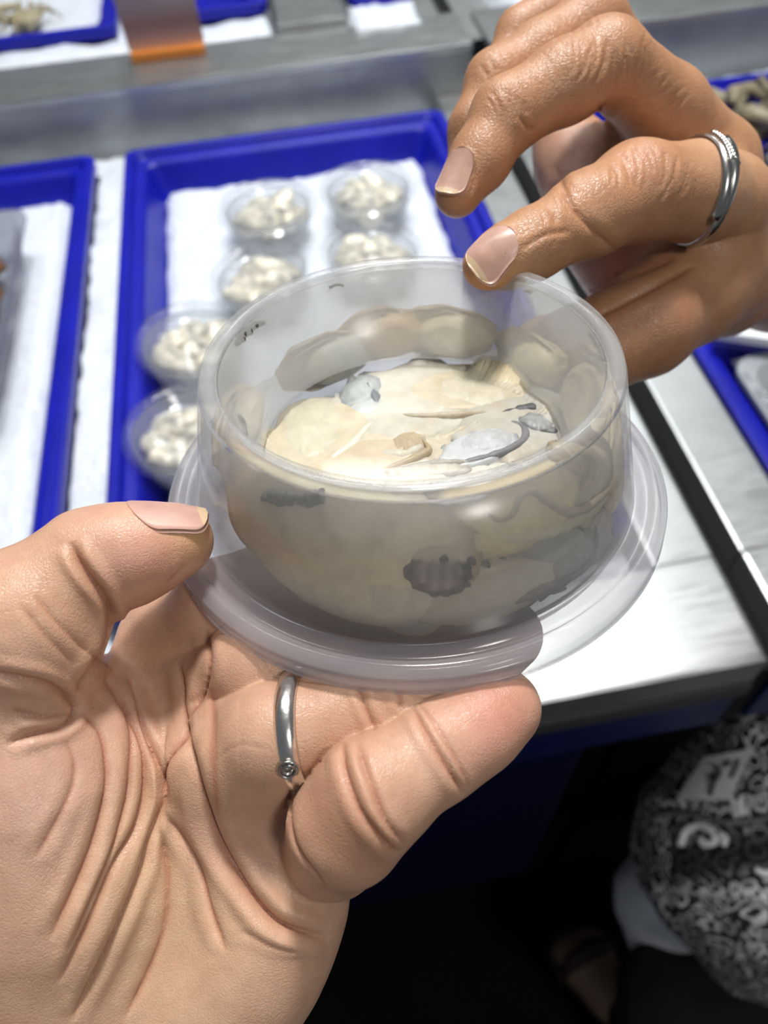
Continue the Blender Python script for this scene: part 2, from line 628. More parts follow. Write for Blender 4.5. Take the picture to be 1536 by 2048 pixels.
# ---- clear box of brown shellfish in the tray at the picture edge
def open_box(name, x0, x1, y0, y1, z0, z1, t, mat, flare=0.012, rim=0.006):
    def ring(ins, zz, r):
        pts = []
        for cx, cy, a0 in ((x1 - ins - r, y1 - ins - r, 0), (x0 + ins + r, y1 - ins - r, 90), (x0 + ins + r, y0 + ins + r, 180), (x1 - ins - r, y0 + ins + r, 270)):
            for k in range(8):
                a = math.radians(a0 + 90 * k / 7)
                pts.append((cx + r * math.cos(a), cy + r * math.sin(a), zz))
        return pts
    rings = [ring(flare + rim, z0, 0.02), ring(rim, z1 - 0.004, 0.02), ring(0, z1 - 0.004, 0.02), ring(0, z1, 0.02), ring(rim + t, z1, 0.02), ring(flare + rim + t, z0 + t, 0.02)]
    V = [p for r in rings for p in r]
    n = 32
    Fc = []
    for i in range(len(rings) - 1):
        for k in range(n):
            l = (k + 1) % n
            Fc.append((i * n + k, i * n + l, (i + 1) * n + l, (i + 1) * n + k))
    Fc.append(tuple(range(n))[::-1])
    Fc.append(tuple((len(rings) - 1) * n + k for k in range(n)))
    return obj(name, V, Fc, mat)


M_BOX = frosted('clear_box_plastic', 0.32, (0.30, 0.31, 0.36), rough=0.1, tint=(0.86, 0.87, 0.9))
o = open_box('clear_box', -0.47, -0.236, 0.46, 0.725, 0.976, 1.024, 0.001, M_BOX)
tag(o, 'clear plastic box of brown shellfish in the tray at the edge', 'box')
BROWN = [lump_mesh('brown_lump', 20 + s, 0.024, 0.016, 0.012, 0.25, 1.7, [(0.10, 0.04, 0.02), (0.30, 0.11, 0.03), (0.42, 0.20, 0.07), (0.30, 0.26, 0.2)]) for s in range(3)]
for m in BROWN:
    m.materials.append(M_SHELL)
for i in range(4):
    for j in range(5):
        o = bpy.data.objects.new('shellfish', BROWN[rnd.randrange(3)])
        COL.objects.link(o)
        o.location = (-0.285 - i * 0.043 + rnd.uniform(-.006, .006), 0.505 + j * 0.040 + rnd.uniform(-.006, .006), 0.994 + rnd.uniform(0, 0.006))
        o.rotation_euler = (rnd.uniform(-.5, .5), rnd.uniform(-.5, .5), rnd.uniform(0, 6))
        tag(o, 'orange brown shellfish piled in the clear plastic box', 'shellfish', 'shellfish in the clear box')

# ---- crabs: flattened shell with legs
def crab(loc, rz, s, pal, label, group):
    e = empty('crab', loc)
    e.rotation_euler = (0.1, 0.1, rz)
    me = lump_mesh('carapace', int(loc[0] * 999) % 97, 0.034 * s, 0.024 * s, 0.012 * s, 0.12, 1.9, pal)
    me.materials.append(M_SHELL)
    o = bpy.data.objects.new('carapace', me)
    COL.objects.link(o)
    o.parent = e
    for sgn in (-1, 1):
        for k in range(4):
            a = math.radians(-35 + 24 * k)
            d = Vector((sgn * math.cos(a), math.sin(a), 0))
            pts = [d * 0.024 * s + Vector((0, 0, 0.001)), d * 0.042 * s + Vector((0, 0, 0.012 * s)), d * 0.060 * s + Vector((0, -0.006 * s, -0.004))]
            V, Q = tube(pts, [0.0042 * s, 0.0036 * s, 0.0012 * s], 7)
            obj('leg', V, Q, M_SHELL, e, True, np.tile(np.array(pal[1]), (len(V), 1)))
        pts = [Vector((sgn * 0.022 * s, 0.016 * s, 0)), Vector((sgn * 0.036 * s, 0.032 * s, 0.004)), Vector((sgn * 0.020 * s, 0.050 * s, 0.004)), Vector((sgn * 0.006 * s, 0.054 * s, 0.002))]
        V, Q = tube(pts, [0.004 * s, 0.006 * s, 0.0075 * s, 0.0015 * s], 8)
        obj('claw', V, Q, M_SHELL, e, True, np.tile(np.array(pal[2]), (len(V), 1)))
    return tag(e, label, 'crab', group)


PAL = [(0.10, 0.085, 0.06), (0.22, 0.19, 0.12), (0.34, 0.29, 0.19), (0.42, 0.36, 0.26)]
GP = 'brown crabs heaped in the tray behind the hand'
crab((0.475, 0.730, 0.995), 0.3, 1.25, PAL, 'dark brown crab closest to the ringed hand', GP)
crab((0.560, 0.745, 1.000), 1.4, 1.3, PAL, 'mottled greenish brown crab at the picture edge behind the hand', GP)
crab((0.545, 0.650, 0.996), 2.2, 1.2, PAL, 'greenish brown crab below the other two in the tray behind the hand', GP)
crab((0.640, 0.690, 0.998), 4.0, 1.25, PAL, 'brown crab farthest out in the tray behind the hand', GP)
GP = 'crabs in the far tray'
PAL2 = [(0.22, 0.18, 0.08), (0.40, 0.34, 0.20), (0.50, 0.44, 0.30), (0.55, 0.5, 0.4)]
crab((-0.262, 1.085, 1.056), 1.2, 0.72, PAL2, 'small olive crab lying on ice in the far tray, closer to the price card', GP)
crab((-0.325, 1.10, 1.056), 2.6, 0.7, PAL2, 'small olive crab lying on ice at the very edge of the far tray', GP)

# ---- film wrapped pack in the near tray of the second counter
e = empty('wrapped_pack', (0.45, 0.40, 0.972))
V = []
o = open_box('foam_dish', -0.128, 0.14, -0.088, 0.002, 0.0, 0.030, 0.004, simple('grey_foam', (0.33, 0.36, 0.38), 0.5), flare=0.02)
o.parent = e
M_FILM = frosted('cling_film', 0.10, rough=0.05, bump=(60, 0.8, 0.004))
V, Q = [], []
nx = 24
for j in range(nx + 1):
    for i in range(nx + 1):
        x = -0.126 + 0.264 * i / nx
        y = -0.086 + 0.086 * j / nx
        V.append((x, y, 0.0305 + 0.002 * mnoise.noise(Vector((x * 60, y * 60, 1)))))
for j in range(nx):
    for i in range(nx):
        a = j * (nx + 1) + i
        Q.append((a, a + 1, a + nx + 2, a + nx + 1))
o = obj_np('cling_film', np.array(V), np.array(Q), M_FILM, e)
o.modifiers.new('thick', 'SOLIDIFY').thickness = 0.0004
tag(e, 'grey foam dish wrapped in clear film inside the near tray', 'pack')
GREY = [lump_mesh('pale_lump', 40 + s, 0.030, 0.020, 0.010, 0.25, 1.7, [(0.15, 0.13, 0.12), (0.35, 0.34, 0.34), (0.55, 0.5, 0.46)]) for s in range(2)]
for m in GREY:
    m.materials.append(M_SHELL)
for i, (x, y) in enumerate(((0.385, 0.345), (0.43, 0.37), (0.475, 0.345), (0.52, 0.37), (0.555, 0.35))):
    o = bpy.data.objects.new('shellfish', GREY[i % 2])
    COL.objects.link(o)
    o.location = (x, y, 0.987)
    o.rotation_euler = (0, 0, i * 1.3)
    tag(o, 'pale grey shellfish under the cling film', 'shellfish', 'shellfish under film')
e = empty('packet', (0.445, 0.398, 1.0055))
o = box_obj('sachet', (-0.125, 0.09, -0.030, 0.05, 0.0, 0.018), simple('pale_film', (0.62, 0.70, 0.75), 0.25, var=(40, 0.25)), bev=0.008)
o.parent = e
o = box_obj('paper_band', (-0.127, 0.092, -0.042, -0.029, 0.006, 0.014), simple('white_paper', (0.8, 0.84, 0.86), 0.5), bev=0.002)
o.parent = e
e.rotation_euler = (0, 0, -0.45)
tag(e, 'pale film packet with a white band lying aslant over the near tray', 'packet')

# ---- price card in an orange holder, on the far tier's ledge
e = empty('price_card', (-0.092, 0.945, 1.052))
o = box_obj('holder_base', (-0.040, 0.040, -0.012, 0.012, 0.0, 0.010), M_ORANGE, bev=0.002)
o.parent = e
m, nt, bs, out = new_mat('printed_card')
tc = N(nt, 'ShaderNodeTexCoord')
sp = N(nt, 'ShaderNodeSeparateXYZ')
nt.links.new(tc.outputs['Object'], sp.inputs[0])
mr = N(nt, 'ShaderNodeMapRange')
mr.inputs[1].default_value = 0.0
mr.inputs[2].default_value = 0.072
nt.links.new(sp.outputs['Z'], mr.inputs[0])
r = ramp(nt, mr.outputs[0], [(0.0, (0.75, 0.72, 0.72)), (0.1, (0.62, 0.44, 0.42)), (0.34, (0.36, 0.20, 0.20)), (0.55, (0.36, 0.26, 0.27)), (1.0, (0.40, 0.33, 0.34))])
nt.links.new(r.outputs[0], bs.inputs['Base Color'])
bs.inputs['Roughness'].default_value = 0.25
o = box_obj('card', (-0.041, 0.041, -0.0015, 0.0015, 0.0, 0.075), m)
o.parent = e
o.location = (0, 0.0, 0.010)
o.rotation_euler = (0.20, 0, 0)
e.rotation_euler = (0, 0, 0.0)
tag(e, 'reddish price card in an orange holder on the far steel ledge', 'sign')

# ------------------------------------------------------------------ the held tub, base upwards, and its oysters
TC = np.array([0.00608647, 0.00567029, -0.16])
TA = np.array([-0.04982116, 0.72200011, 0.69009687])
TA /= np.linalg.norm(TA)
TV = np.array([0, 0, -1.0])
TV -= TA * TV.dot(TA)
TV /= np.linalg.norm(TV)
TU = np.cross(TV, TA)
FRAME = (to_world(TC), ROT @ TU, ROT @ TV, ROT @ TA)
H_RIM, R_RIM, H_BASE, R_BASE = 0.0323, 0.0377, 0.0045, 0.0436
H_PAN, R_PAN, R_IN = 0.0120, 0.0290, 0.0345
WT = 0.0006


def tub_world(u, v, h):
    return FRAME[0] + FRAME[1] * u + FRAME[2] * v + FRAME[3] * h


def r_out(h):
    t = (h - H_BASE) / (H_RIM - H_BASE)
    return R_BASE + (R_RIM - R_BASE) * t


def r_rec(h):
    t = (h - H_PAN) / (H_RIM - H_PAN)
    return R_PAN + (R_IN - R_PAN) * max(0, t)


def pix_uv(px, py, h):
    """where the pixel's ray meets the tub's level h"""
    r = ray(px, py)
    d = (TC @ TA + h) / (r @ TA)
    p = r * d - TC
    return p @ TU, p @ TV


DS = np.linspace(0.10, 0.17, 1400)


def pix_wall(px, py):
    """where the ray meets the near side of the outer wall: angle, height"""
    P_ = ray(px, py)[None] * DS[:, None] - TC
    h = P_ @ TA
    u, v = P_ @ TU, P_ @ TV
    ok = (h > H_BASE) & (h < H_RIM) & (u * u + v * v < (R_BASE + (R_RIM - R_BASE) * (h - H_BASE) / (H_RIM - H_BASE)) ** 2)
    if not ok.any():
        return None
    k = int(ok.argmax())
    return math.atan2(v[k], u[k]), float(h[k])


tub = empty('held_tub', tub_world(0, 0, 0))
tag(tub, 'frosted plastic tub of oysters held base up between two hands', 'tub')
M_WALL = frosted('tub_wall', 0.21, (0.95, 0.95, 0.93), rough=0.22, trans=0.5)
M_REC = frosted('tub_recess_wall', 0.33, (0.84, 0.85, 0.84), rough=0.25, trans=0.45)
M_RIM = frosted('tub_rim', 0.24, (0.86, 0.87, 0.88), rough=0.15, trans=0.5)
M_PAN = frosted('tub_base_panel', 0.015, (0.85, 0.86, 0.87), rough=0.08)
M_LIDP = frosted('tub_lid', 0.42, (0.66, 0.64, 0.68), rough=0.14, trans=0.5)


def tub_part(name, prof, mat, n=160):
    V, Q = lathe(prof, n, FRAME)
    o = obj_np(name, V, Q, mat)
    return keep(o, tub)


tub_part('outer_wall', [(R_BASE, H_BASE), (r_out(H_RIM - 0.002), H_RIM - 0.002), (r_out(H_RIM - 0.002) - WT, H_RIM - 0.002), (R_BASE - WT, H_BASE)], M_WALL)
tub_part('rim', [(r_out(H_RIM - 0.002), H_RIM - 0.002), (R_RIM - 0.0001, H_RIM - 0.0006), (R_RIM - 0.0006, H_RIM), (R_IN + 0.0010, H_RIM), (R_IN + 0.0002, H_RIM - 0.0004),
                 (R_IN - 0.0001, H_RIM - 0.0016), (R_IN + WT, H_RIM - 0.0016), (R_IN + 0.0011, H_RIM - 0.0008), (R_RIM - 0.0011, H_RIM - 0.0008), (r_out(H_RIM - 0.002) - WT, H_RIM - 0.002)], M_RIM)
tub_part('recess_wall', [(R_IN - 0.0001, H_RIM - 0.0016), (R_PAN + 0.0006, H_PAN + 0.0008), (R_PAN, H_PAN), (R_PAN + WT, H_PAN - 0.0003), (R_IN + WT, H_RIM - 0.0016)], M_REC)
pan = tub_part('base_panel', [(0.0001, H_PAN), (R_PAN, H_PAN), (R_PAN, H_PAN - 0.0004), (0.0001, H_PAN - 0.0004)], M_PAN)
pan.data.polygons.foreach_set('use_smooth', [False] * len(pan.data.polygons))
lid = tub_part('lid', [(0.0001, 0.0018), (0.0420, 0.0018), (0.0424, 0.0040), (0.0446, 0.0046), (0.0452, 0.0034), (0.0466, 0.0030), (0.0470, 0.0042), (0.0484, 0.0044), (0.0490, 0.0034),
                       (0.0497, 0.0033), (0.0500, 0.0028), (0.0502, -0.0006), (0.0494, -0.0006), (0.0490, 0.0020), (0.0480, 0.0032), (0.0474, 0.0030), (0.0468, 0.0020), (0.0450, 0.0022), (0.0442, 0.0036),
                       (0.0432, 0.0032), (0.0426, 0.0008), (0.0001, 0.0008)], M_LIDP)

M_CREAM = (0.80, 0.72, 0.53)
CREAM, CREAM2, PALE, GREYB, CHAR, TAN = (0.68, 0.60, 0.43), (0.70, 0.58, 0.36), (0.62, 0.62, 0.58), (0.50, 0.54, 0.55), (0.055, 0.058, 0.065), (0.55, 0.40, 0.24)
M_OYS = vcol_mat('raw_oyster', rough=0.38, sss=0.12, sss_r=(0.003, 0.002, 0.0012), bump=(900, 0.35, 0.0005), spec=0.35, mul=(320, (0.86, 0.84, 0.80), (1.04, 1.03, 1.0)))


def lerp3(a, b, t):
    return [a[k] * (1 - t) + b[k] * t for k in range(3)]


def oyster(name, P0, ax, ay, az, L, W, T, seed, label, body=CREAM, edge=CHAR, frill=PALE, body_off=-0.2, ruffle=0.10, nf=9, body_r=0.62, gill=0.0, clamp=True, edge_w=0.08, group='oysters in the held tub'):
    """one shucked oyster: plump belly on a flat ruffled mantle with a dark margin.
    P0 in tub coordinates (u,v,h); ax, ay, az unit axes in tub coordinates."""
    rs = random.Random(seed)
    off = Vector((rs.uniform(0, 90), rs.uniform(0, 90), rs.uniform(0, 90)))
    NR, NA = 30, 96
    V, C, Q = [], [], []
    P0, ax, ay, az = (np.array(x, float) for x in (P0, ax, ay, az))
    for side in (1, -1):
        for i in range(NR + 1):
            s = i / NR
            for k in range(NA):
                t = 2 * PI * k / NA
                # outline: pear shape
                rr = 1 + 0.12 * math.cos(t) + 0.10 * mnoise.noise(Vector((math.cos(t), math.sin(t), 0)) * 1.4 + off)
                fr = max(0, (s - 0.66) / 0.34)
                wav = math.sin(nf * t + 2.5 * mnoise.noise(Vector((math.cos(t) * 2, math.sin(t) * 2, 3)) + off))
                rr *= 1 + 0.03 * fr * wav
                x = L / 2 * s * rr * math.cos(t)
                y = W / 2 * s * rr * math.sin(t)
                # belly
                bx = (s * rr * math.cos(t) - body_off) / body_r
                by = s * rr * math.sin(t) / body_r
                q = bx * bx + by * by
                belly = math.sqrt(max(0, 1 - q)) if q < 1 else 0
                n1 = mnoise.noise(Vector((x * 160, y * 160, side * 3)) + off)
                n2 = mnoise.noise(Vector((x * 420, y * 420, side * 5)) + off)
                man = 0.30 * (1 - s ** 3)
                z = T * (side * (0.62 * belly ** 0.8 + man) * (1 + 0.15 * n1) + ruffle * fr * wav * 2.0 + 0.05 * n2 * (1 - belly))
                # folds of the mantle: concentric ridges
                if q > 1:
                    z += T * 0.10 * math.sin(s * 40 + 3 * n1) * side * (0.4 + 0.6 * fr)
                V.append((x, y, z))
                c = lerp3(frill, body, min(1, belly * 2.2))
                if 0.9 < q < 1.7:
                    g = (1 - abs(q - 1.3) / 0.4)
                    c = lerp3(c, lerp3(GREYB, CHAR, 0.35), max(0, g) * (0.25 + 0.5 * max(0, n1 + 0.2)))
                if gill and belly < 0.1 and math.sin(t * 1.0 + seed) > 0.1:
                    c = lerp3(c, CHAR, gill * (0.5 + 0.5 * math.sin(t * 40)))
                if n1 > 0.15:
                    c = lerp3(c, TAN, min(0.35, (n1 - 0.15) * 1.2))
                if s > 1 - edge_w:
                    c = lerp3(c, edge, min(1, (s - 1 + edge_w) / edge_w * 1.3))
                C.append(c)
    n = NA
    for sd in (0, 1):
        b = sd * (NR + 1) * NA
        for i in range(NR):
            for k in range(NA):
                l = (k + 1) % NA
                q = (b + i * n + k, b + (i + 1) * n + k, b + (i + 1) * n + l, b + i * n + l)
                Q.append(q if sd == 0 else q[::-1])
    b1, b2 = NR * NA, (NR + 1) * NA + NR * NA
    for k in range(NA):
        l = (k + 1) % NA
        Q.append((b1 + k, b2 + k, b2 + l, b1 + l))
    V = np.array(V)
    UVH = P0 + V[:, :1] * ax + V[:, 1:2] * ay + V[:, 2:3] * az
    if clamp:
        UVH = press(UVH)
    Wd = FRAME[0] + UVH[:, :1] * FRAME[1] + UVH[:, 1:2] * FRAME[2] + UVH[:, 2:3] * FRAME[3]
    o = obj_np(name, Wd, np.array(Q), M_OYS, col=np.array(C))
    return tag(o, label, 'oyster', group)


def press(U, soft=0.0022, gap=0.0006):
    """squeeze soft meat against the plastic: outer wall, lid, base panel and recess wall,
    keeping a little of its relief"""
    def cap(x, top, s):
        e = x - (top - s)
        return np.where(e > 0, top - s + s * (1 - np.exp(-np.maximum(e, 0) / s)), x)
    U = U.copy()
    h = U[:, 2]
    r = np.hypot(U[:, 0], U[:, 1])
    h = -cap(-h, np.full(len(h), -0.0021), 0.0010)
    h = cap(h, np.full(len(h), H_RIM - 0.0025), 0.002)
    ro = R_BASE + (R_RIM - R_BASE) * (h - H_BASE) / (H_RIM - H_BASE) - WT - 0.00015 - gap
    ro = np.minimum(ro, 0.0422)
    r2 = cap(r, ro, soft)
    ri = R_PAN + (R_IN - R_PAN) * np.clip((h - H_PAN) / (H_RIM - H_PAN), 0, 1) + WT + 0.0003
    ht = H_PAN - 0.0006 - gap
    inside = r2 < ri
    deep = h - ht
    out = ri - r2
    goout = inside & (deep > 0) & (deep > out)
    under_ = inside & ~goout
    h = np.where(under_, cap(h, np.full(len(h), ht), soft), h)
    r2 = np.where(goout, np.minimum(ri + 0.0002, ro), r2)
    k = r2 / np.maximum(r, 1e-9)
    return np.stack([U[:, 0] * k, U[:, 1] * k, h], 1)


def pan_oyster(px, py, deg, L, W, T, seed, label, dh=0.0, **kw):
    u, v = pix_uv(px, py, H_PAN)
    a = math.radians(deg)
    ax = (math.cos(a), math.sin(a), 0)
    ay = (-math.sin(a), math.cos(a), 0)
    return oyster('oyster', (u, v, H_PAN - T * 0.62 + dh), ax, ay, (0, 0, 1), L, W, T, seed, label, **kw)


def wall_oyster(px, py, deg, L, W, T, seed, label, depth=0.0, **kw):
    kw.setdefault('ruffle', 0.03)
    ang, h = pix_wall(px, py)
    r = r_out(h) - T * 0.6 - WT - depth
    n = np.array([math.cos(ang), math.sin(ang), 0.25])
    n /= np.linalg.norm(n)
    tx = np.array([-math.sin(ang), math.cos(ang), 0])
    ty = np.cross(n, tx)
    a = math.radians(deg)
    ax = tx * math.cos(a) + ty * math.sin(a)
    ay = -tx * math.sin(a) + ty * math.cos(a)
    return oyster('oyster', (r * math.cos(ang), r * math.sin(ang), h), ax, ay, n, L, W, T, seed, label, **kw)


pan_oyster(630, 860, 40, 0.036, 0.026, 0.010, 1, 'big cream oyster on the thumb side of the held tub base', body_r=0.85, body_off=0.0)
pan_oyster(920, 765, -5, 0.040, 0.020, 0.010, 2, 'long cream oyster across the far side of the held tub base', body_r=0.8, body_off=0.05, dh=0.0004)
pan_oyster(735, 780, 70, 0.020, 0.016, 0.008, 3, 'bluish grey oyster between the two cream ones in the held tub', body=(0.55, 0.60, 0.60), frill=GREYB, body_r=0.5, dh=0.0006, gill=0.6)
pan_oyster(760, 895, 18, 0.040, 0.020, 0.009, 4, 'tan oyster with a curled white mantle at the near side of the tub base', body=(0.68, 0.57, 0.40), body_off=-0.3, body_r=0.6, frill=(0.66, 0.58, 0.44), dh=0.0012, edge=PALE, ruffle=0.3)
pan_oyster(985, 870, 25, 0.032, 0.018, 0.009, 5, 'grey white oyster with dark ruffled edge, toward the dark gap', body=(0.62, 0.64, 0.66), frill=(0.55, 0.55, 0.55), body_r=0.55, dh=0.0010, edge_w=0.16, gill=0.5)
pan_oyster(860, 940, 5, 0.030, 0.013, 0.007, 6, 'slim pale oyster along the near rim of the held tub', frill=(0.72, 0.68, 0.58), body_r=0.4, dh=0.0014, edge=(0.25, 0.24, 0.22))
wall_oyster(600, 1090, 0, 0.052, 0.028, 0.013, 7, 'plump cream oyster pressed to the tub wall beside the thumb', body_r=1.05, body_off=0.0, body=(0.88, 0.78, 0.56), edge=TAN)
wall_oyster(1080, 1040, -18, 0.040, 0.026, 0.012, 8, 'tan oyster with wavy frill pressed to the tub wall under the rim', body=(0.86, 0.70, 0.42), body_r=0.75, ruffle=0.08, nf=7, frill=(0.62, 0.54, 0.40), edge=(0.30, 0.26, 0.20))
wall_oyster(880, 1165, 10, 0.022, 0.018, 0.009, 9, 'oyster showing a dark gill crescent at the front of the tub wall', body=(0.30, 0.29, 0.29), frill=(0.62, 0.55, 0.42), body_r=0.60, body_off=0.0, edge=(0.5, 0.42, 0.30), gill=0.2)
wall_oyster(1165, 1120, -35, 0.034, 0.016, 0.009, 10, 'grey veined oyster low on the tub wall toward the dark gap', body=(0.42, 0.41, 0.38), frill=(0.40, 0.40, 0.38), body_r=0.5, gill=0.5, edge=CHAR)
wall_oyster(760, 1200, 5, 0.030, 0.012, 0.008, 11, 'pale grey oyster strip along the lid at the tub front', body=(0.55, 0.52, 0.48), frill=(0.5, 0.48, 0.46), body_r=0.5, depth=0.001)
wall_oyster(620, 1180, -14, 0.040, 0.017, 0.011, 12, 'cream oyster low on the tub wall between thumb and little finger', body=(0.84, 0.74, 0.54), body_r=0.9, body_off=0.0, edge=TAN)
wall_oyster(760, 1225, 4, 0.036, 0.014, 0.010, 14, 'pale oyster resting on the lid at the very front of the tub', body=(0.74, 0.66, 0.52), body_r=0.9, body_off=0.0, edge=TAN)
wall_oyster(985, 1222, 0, 0.036, 0.015, 0.010, 13, 'greyish tan oyster resting on the lid under the dark gill crescent', body=(0.62, 0.55, 0.44), frill=(0.5, 0.46, 0.4), body_r=0.8, body_off=0.0)
pan_oyster(800, 790, 30, 0.050, 0.034, 0.008, 21, 'pale oyster lying under the others in the middle of the tub', dh=-0.0012, body=(0.66, 0.62, 0.52), body_r=0.9, body_off=0.0)
pan_oyster(700, 900, -30, 0.040, 0.030, 0.008, 22, 'cream oyster lying under the others near the thumb side rim', dh=-0.0012, body=(0.74, 0.66, 0.50), body_r=0.9, body_off=0.0)
pan_oyster(1030, 820, 60, 0.036, 0.030, 0.008, 23, 'greyish oyster lying under the others near the gap side rim', dh=-0.0012, body=(0.58, 0.55, 0.48), body_r=0.9, body_off=0.0)
for i, (deg, hh, bd, lab) in enumerate(((95, 0.0150, (0.66, 0.46, 0.24), 'hazy tan oyster behind the far recess wall, in the middle'), (72, 0.0150, (0.85, 0.72, 0.48), 'hazy cream oyster behind the far recess wall, under the fingertip'),
                                       (38, 0.0135, (0.88, 0.74, 0.48), 'hazy cream oyster behind the recess wall toward the gap'), (118, 0.0115, (0.50, 0.50, 0.44), 'hazy greyish oyster behind the far recess wall, thumb side'),
                                       (5, 0.0160, (0.66, 0.55, 0.38), 'brownish oyster at the tub wall nearest the gap'), (170, 0.0140, (0.78, 0.72, 0.58), 'cream oyster hidden behind the tub wall above the thumb'), (-16, 0.0130, (0.80, 0.70, 0.50), 'cream oyster at the tub wall just below the brownish one'))):
    a = math.radians(deg)
    rr = 0.0358 + 0.0015 * (i in (4, 6))
    oyster('oyster', (rr * math.cos(a), rr * math.sin(a), hh), (-math.sin(a), math.cos(a), 0), (0, 0, 1), (math.cos(a), math.sin(a), 0), 0.020 + 0.004 * (i % 2) + 0.008 * (i in (4, 6)), 0.013 + 0.006 * (i in (4, 6)), 0.006 + 0.002 * (i in (4, 6)), 30 + i, lab, body=bd, frill=lerp3(bd, TAN, 0.5), body_r=0.8, ruffle=0.0, edge=lerp3(bd, TAN, 0.6))


# ---- folds of mantle: soft cords lying on the plastic, sub-shapes of single oysters
OYS = [o for o in COL.objects if o.get('group') == 'oysters in the held tub']


def fold(owner, pix, where, rad, color, part='mantle_fold', inset=0.0):
    rad = rad * (1.7 if where == 'pan' else 1.25)
    S = spline(pix, 6.0)
    pts = []
    for x, y in S:
        if where == 'pan':
            u, v = pix_uv(x, y, H_PAN - rad * 0.5 - 0.0003)
            pts.append((u, v, H_PAN - rad * 1.0 - 0.0010 - inset))
        else:
            w_ = pix_wall(x, y)
            if w_ is None:
                continue
            a, h = w_
            rr = r_out(h) - WT - rad * 0.8 - 0.0003 - inset
            pts.append((rr * math.cos(a), rr * math.sin(a), h))
    n = len(pts)
    if n < 3:
        return
    rads = [rad * (0.15 + 0.85 * math.sin(PI * min(1, max(0, (i + 0.5) / n))) ** 0.7) * (1 + 0.30 * mnoise.noise(Vector((i * 0.45, rad * 9999, 0)))) for i in range(n)]
    V, Q = tube(pts, rads, 10)
    U = press(np.array([tuple(v) for v in V]), 0.0004, 0.0001)
    Wd = [tub_world(*p) for p in U]
    o = obj(part, Wd, Q, M_OYS, smooth=True, col=np.tile(np.array(color), (len(Wd), 1)))
    o.parent = owner
    return o


WH, TN, DK, GY = (0.68, 0.64, 0.53), (0.46, 0.36, 0.22), (0.06, 0.062, 0.07), (0.45, 0.45, 0.44)


def wall_patch(owner, part, cx, cy, rx, ry, rot, colour, where='wall', inset=0.0, dome=0.0012):
    """a fleshy lobe flattened against the plastic, drawn as a domed disc with a back"""
    NR, NA = 22, 72
    V, C, Q = [], [], []
    ca, sa = math.cos(math.radians(rot)), math.sin(math.radians(rot))
    for layer in (0, 1):
        for i in range(NR + 1):
            s = i / NR
            for k in range(NA):
                t = 2 * PI * k / NA
                w = s * (1 + 0.10 * mnoise.noise(Vector((math.cos(t) * 1.5, math.sin(t) * 1.5, cx))))
                dx, dy = rx * w * math.cos(t), ry * w * math.sin(t)
                x, y = cx + dx * ca - dy * sa, cy + dx * sa + dy * ca
                drop = inset + dome * s ** 3 + (0.0016 if layer else 0) + 0.00025 * mnoise.noise(Vector((dx * 0.09, dy * 0.09, 4)))
                if where == 'pan':
                    u, v = pix_uv(x, y, H_PAN - 0.0008)
                    p = (u, v, H_PAN - 0.0008 - drop)
                else:
                    a_h = pix_wall(x, y)
                    if a_h is None:
                        a_h = (-PI / 2, H_BASE)
                    rr = r_out(a_h[1]) - WT - 0.0003 - drop
                    p = (rr * math.cos(a_h[0]), rr * math.sin(a_h[0]), a_h[1])
                V.append(tub_world(*p))
                C.append(colour(s, t, dx / rx, dy / ry))
    n = (NR + 1) * NA
    for layer in (0, 1):
        for i in range(NR):
            for k in range(NA):
                l = (k + 1) % NA
                q = (layer * n + i * NA + k, layer * n + (i + 1) * NA + k, layer * n + (i + 1) * NA + l, layer * n + i * NA + l)
                Q.append(q[::-1] if layer == 0 else q)
    b_ = NR * NA
    for k in range(NA):
        l = (k + 1) % NA
        Q.append((b_ + k, b_ + l, n + b_ + l, n + b_ + k))
    o = obj_np(part, np.array(V), np.array(Q), M_OYS, col=np.array(C))
    o.parent = owner
    return o


def gill_col(s, t, x, y):
    n1 = mnoise.noise(Vector((x * 4, y * 4, 2))) * 0.12
    up = y < -0.30 + n1                              # pixel y grows downward
    c = lerp3((0.33, 0.30, 0.30), (0.22, 0.20, 0.21), 0.5 + 0.5 * math.sin(x * 22))
    k = min(1, max(0, (s + n1 - 0.46) / 0.16))
    c = lerp3(c, (0.028, 0.027, 0.031), k)
    if up:
        c = lerp3(c, (0.60, 0.53, 0.42), min(1, max(0, (-0.30 + n1 - y) / 0.15)))
    k = min(1, max(0, (s + n1 - 0.80) / 0.18))
    return lerp3(c, (0.52, 0.42, 0.29), k)


def pale_col(inner, rim, w=0.25):
    def f(s, t, x, y):
        n1 = mnoise.noise(Vector((x * 3.1, y * 3.1, 7))) * 0.2
        c = lerp3(inner, lerp3(inner, rim, 0.35), min(1, max(0, 0.5 + 2 * n1)))
        return lerp3(c, rim, min(1, max(0, (s + n1 - 1 + w) / w)))
    return f

fold(OYS[3], [(715, 880), (740, 893), (775, 902), (808, 901), (836, 886), (842, 868)], 'pan', 0.0009, WH)
fold(OYS[3], [(640, 930), (672, 905), (706, 880), (735, 845), (752, 836)], 'pan', 0.0007, (0.84, 0.80, 0.66))
fold(OYS[3], [(843, 868), (858, 890), (835, 905), (800, 920), (763, 932)], 'pan', 0.0005, TN)
fold(OYS[4], [(980, 830), (1024, 815), (1069, 810), (1112, 824), (1122, 840)], 'pan', 0.0009, DK)
fold(OYS[4], [(1000, 838), (1030, 838), (1050, 850), (1048, 872), (1010, 895), (960, 910), (900, 922)], 'pan', 0.0006, (0.20, 0.20, 0.21))
fold(OYS[2], [(722, 745), (740, 770), (752, 800), (740, 822)], 'pan', 0.0008, (0.10, 0.12, 0.14))
fold(OYS[1], [(790, 820), (850, 825), (930, 820), (985, 815)], 'pan', 0.0005, (0.52, 0.44, 0.33))
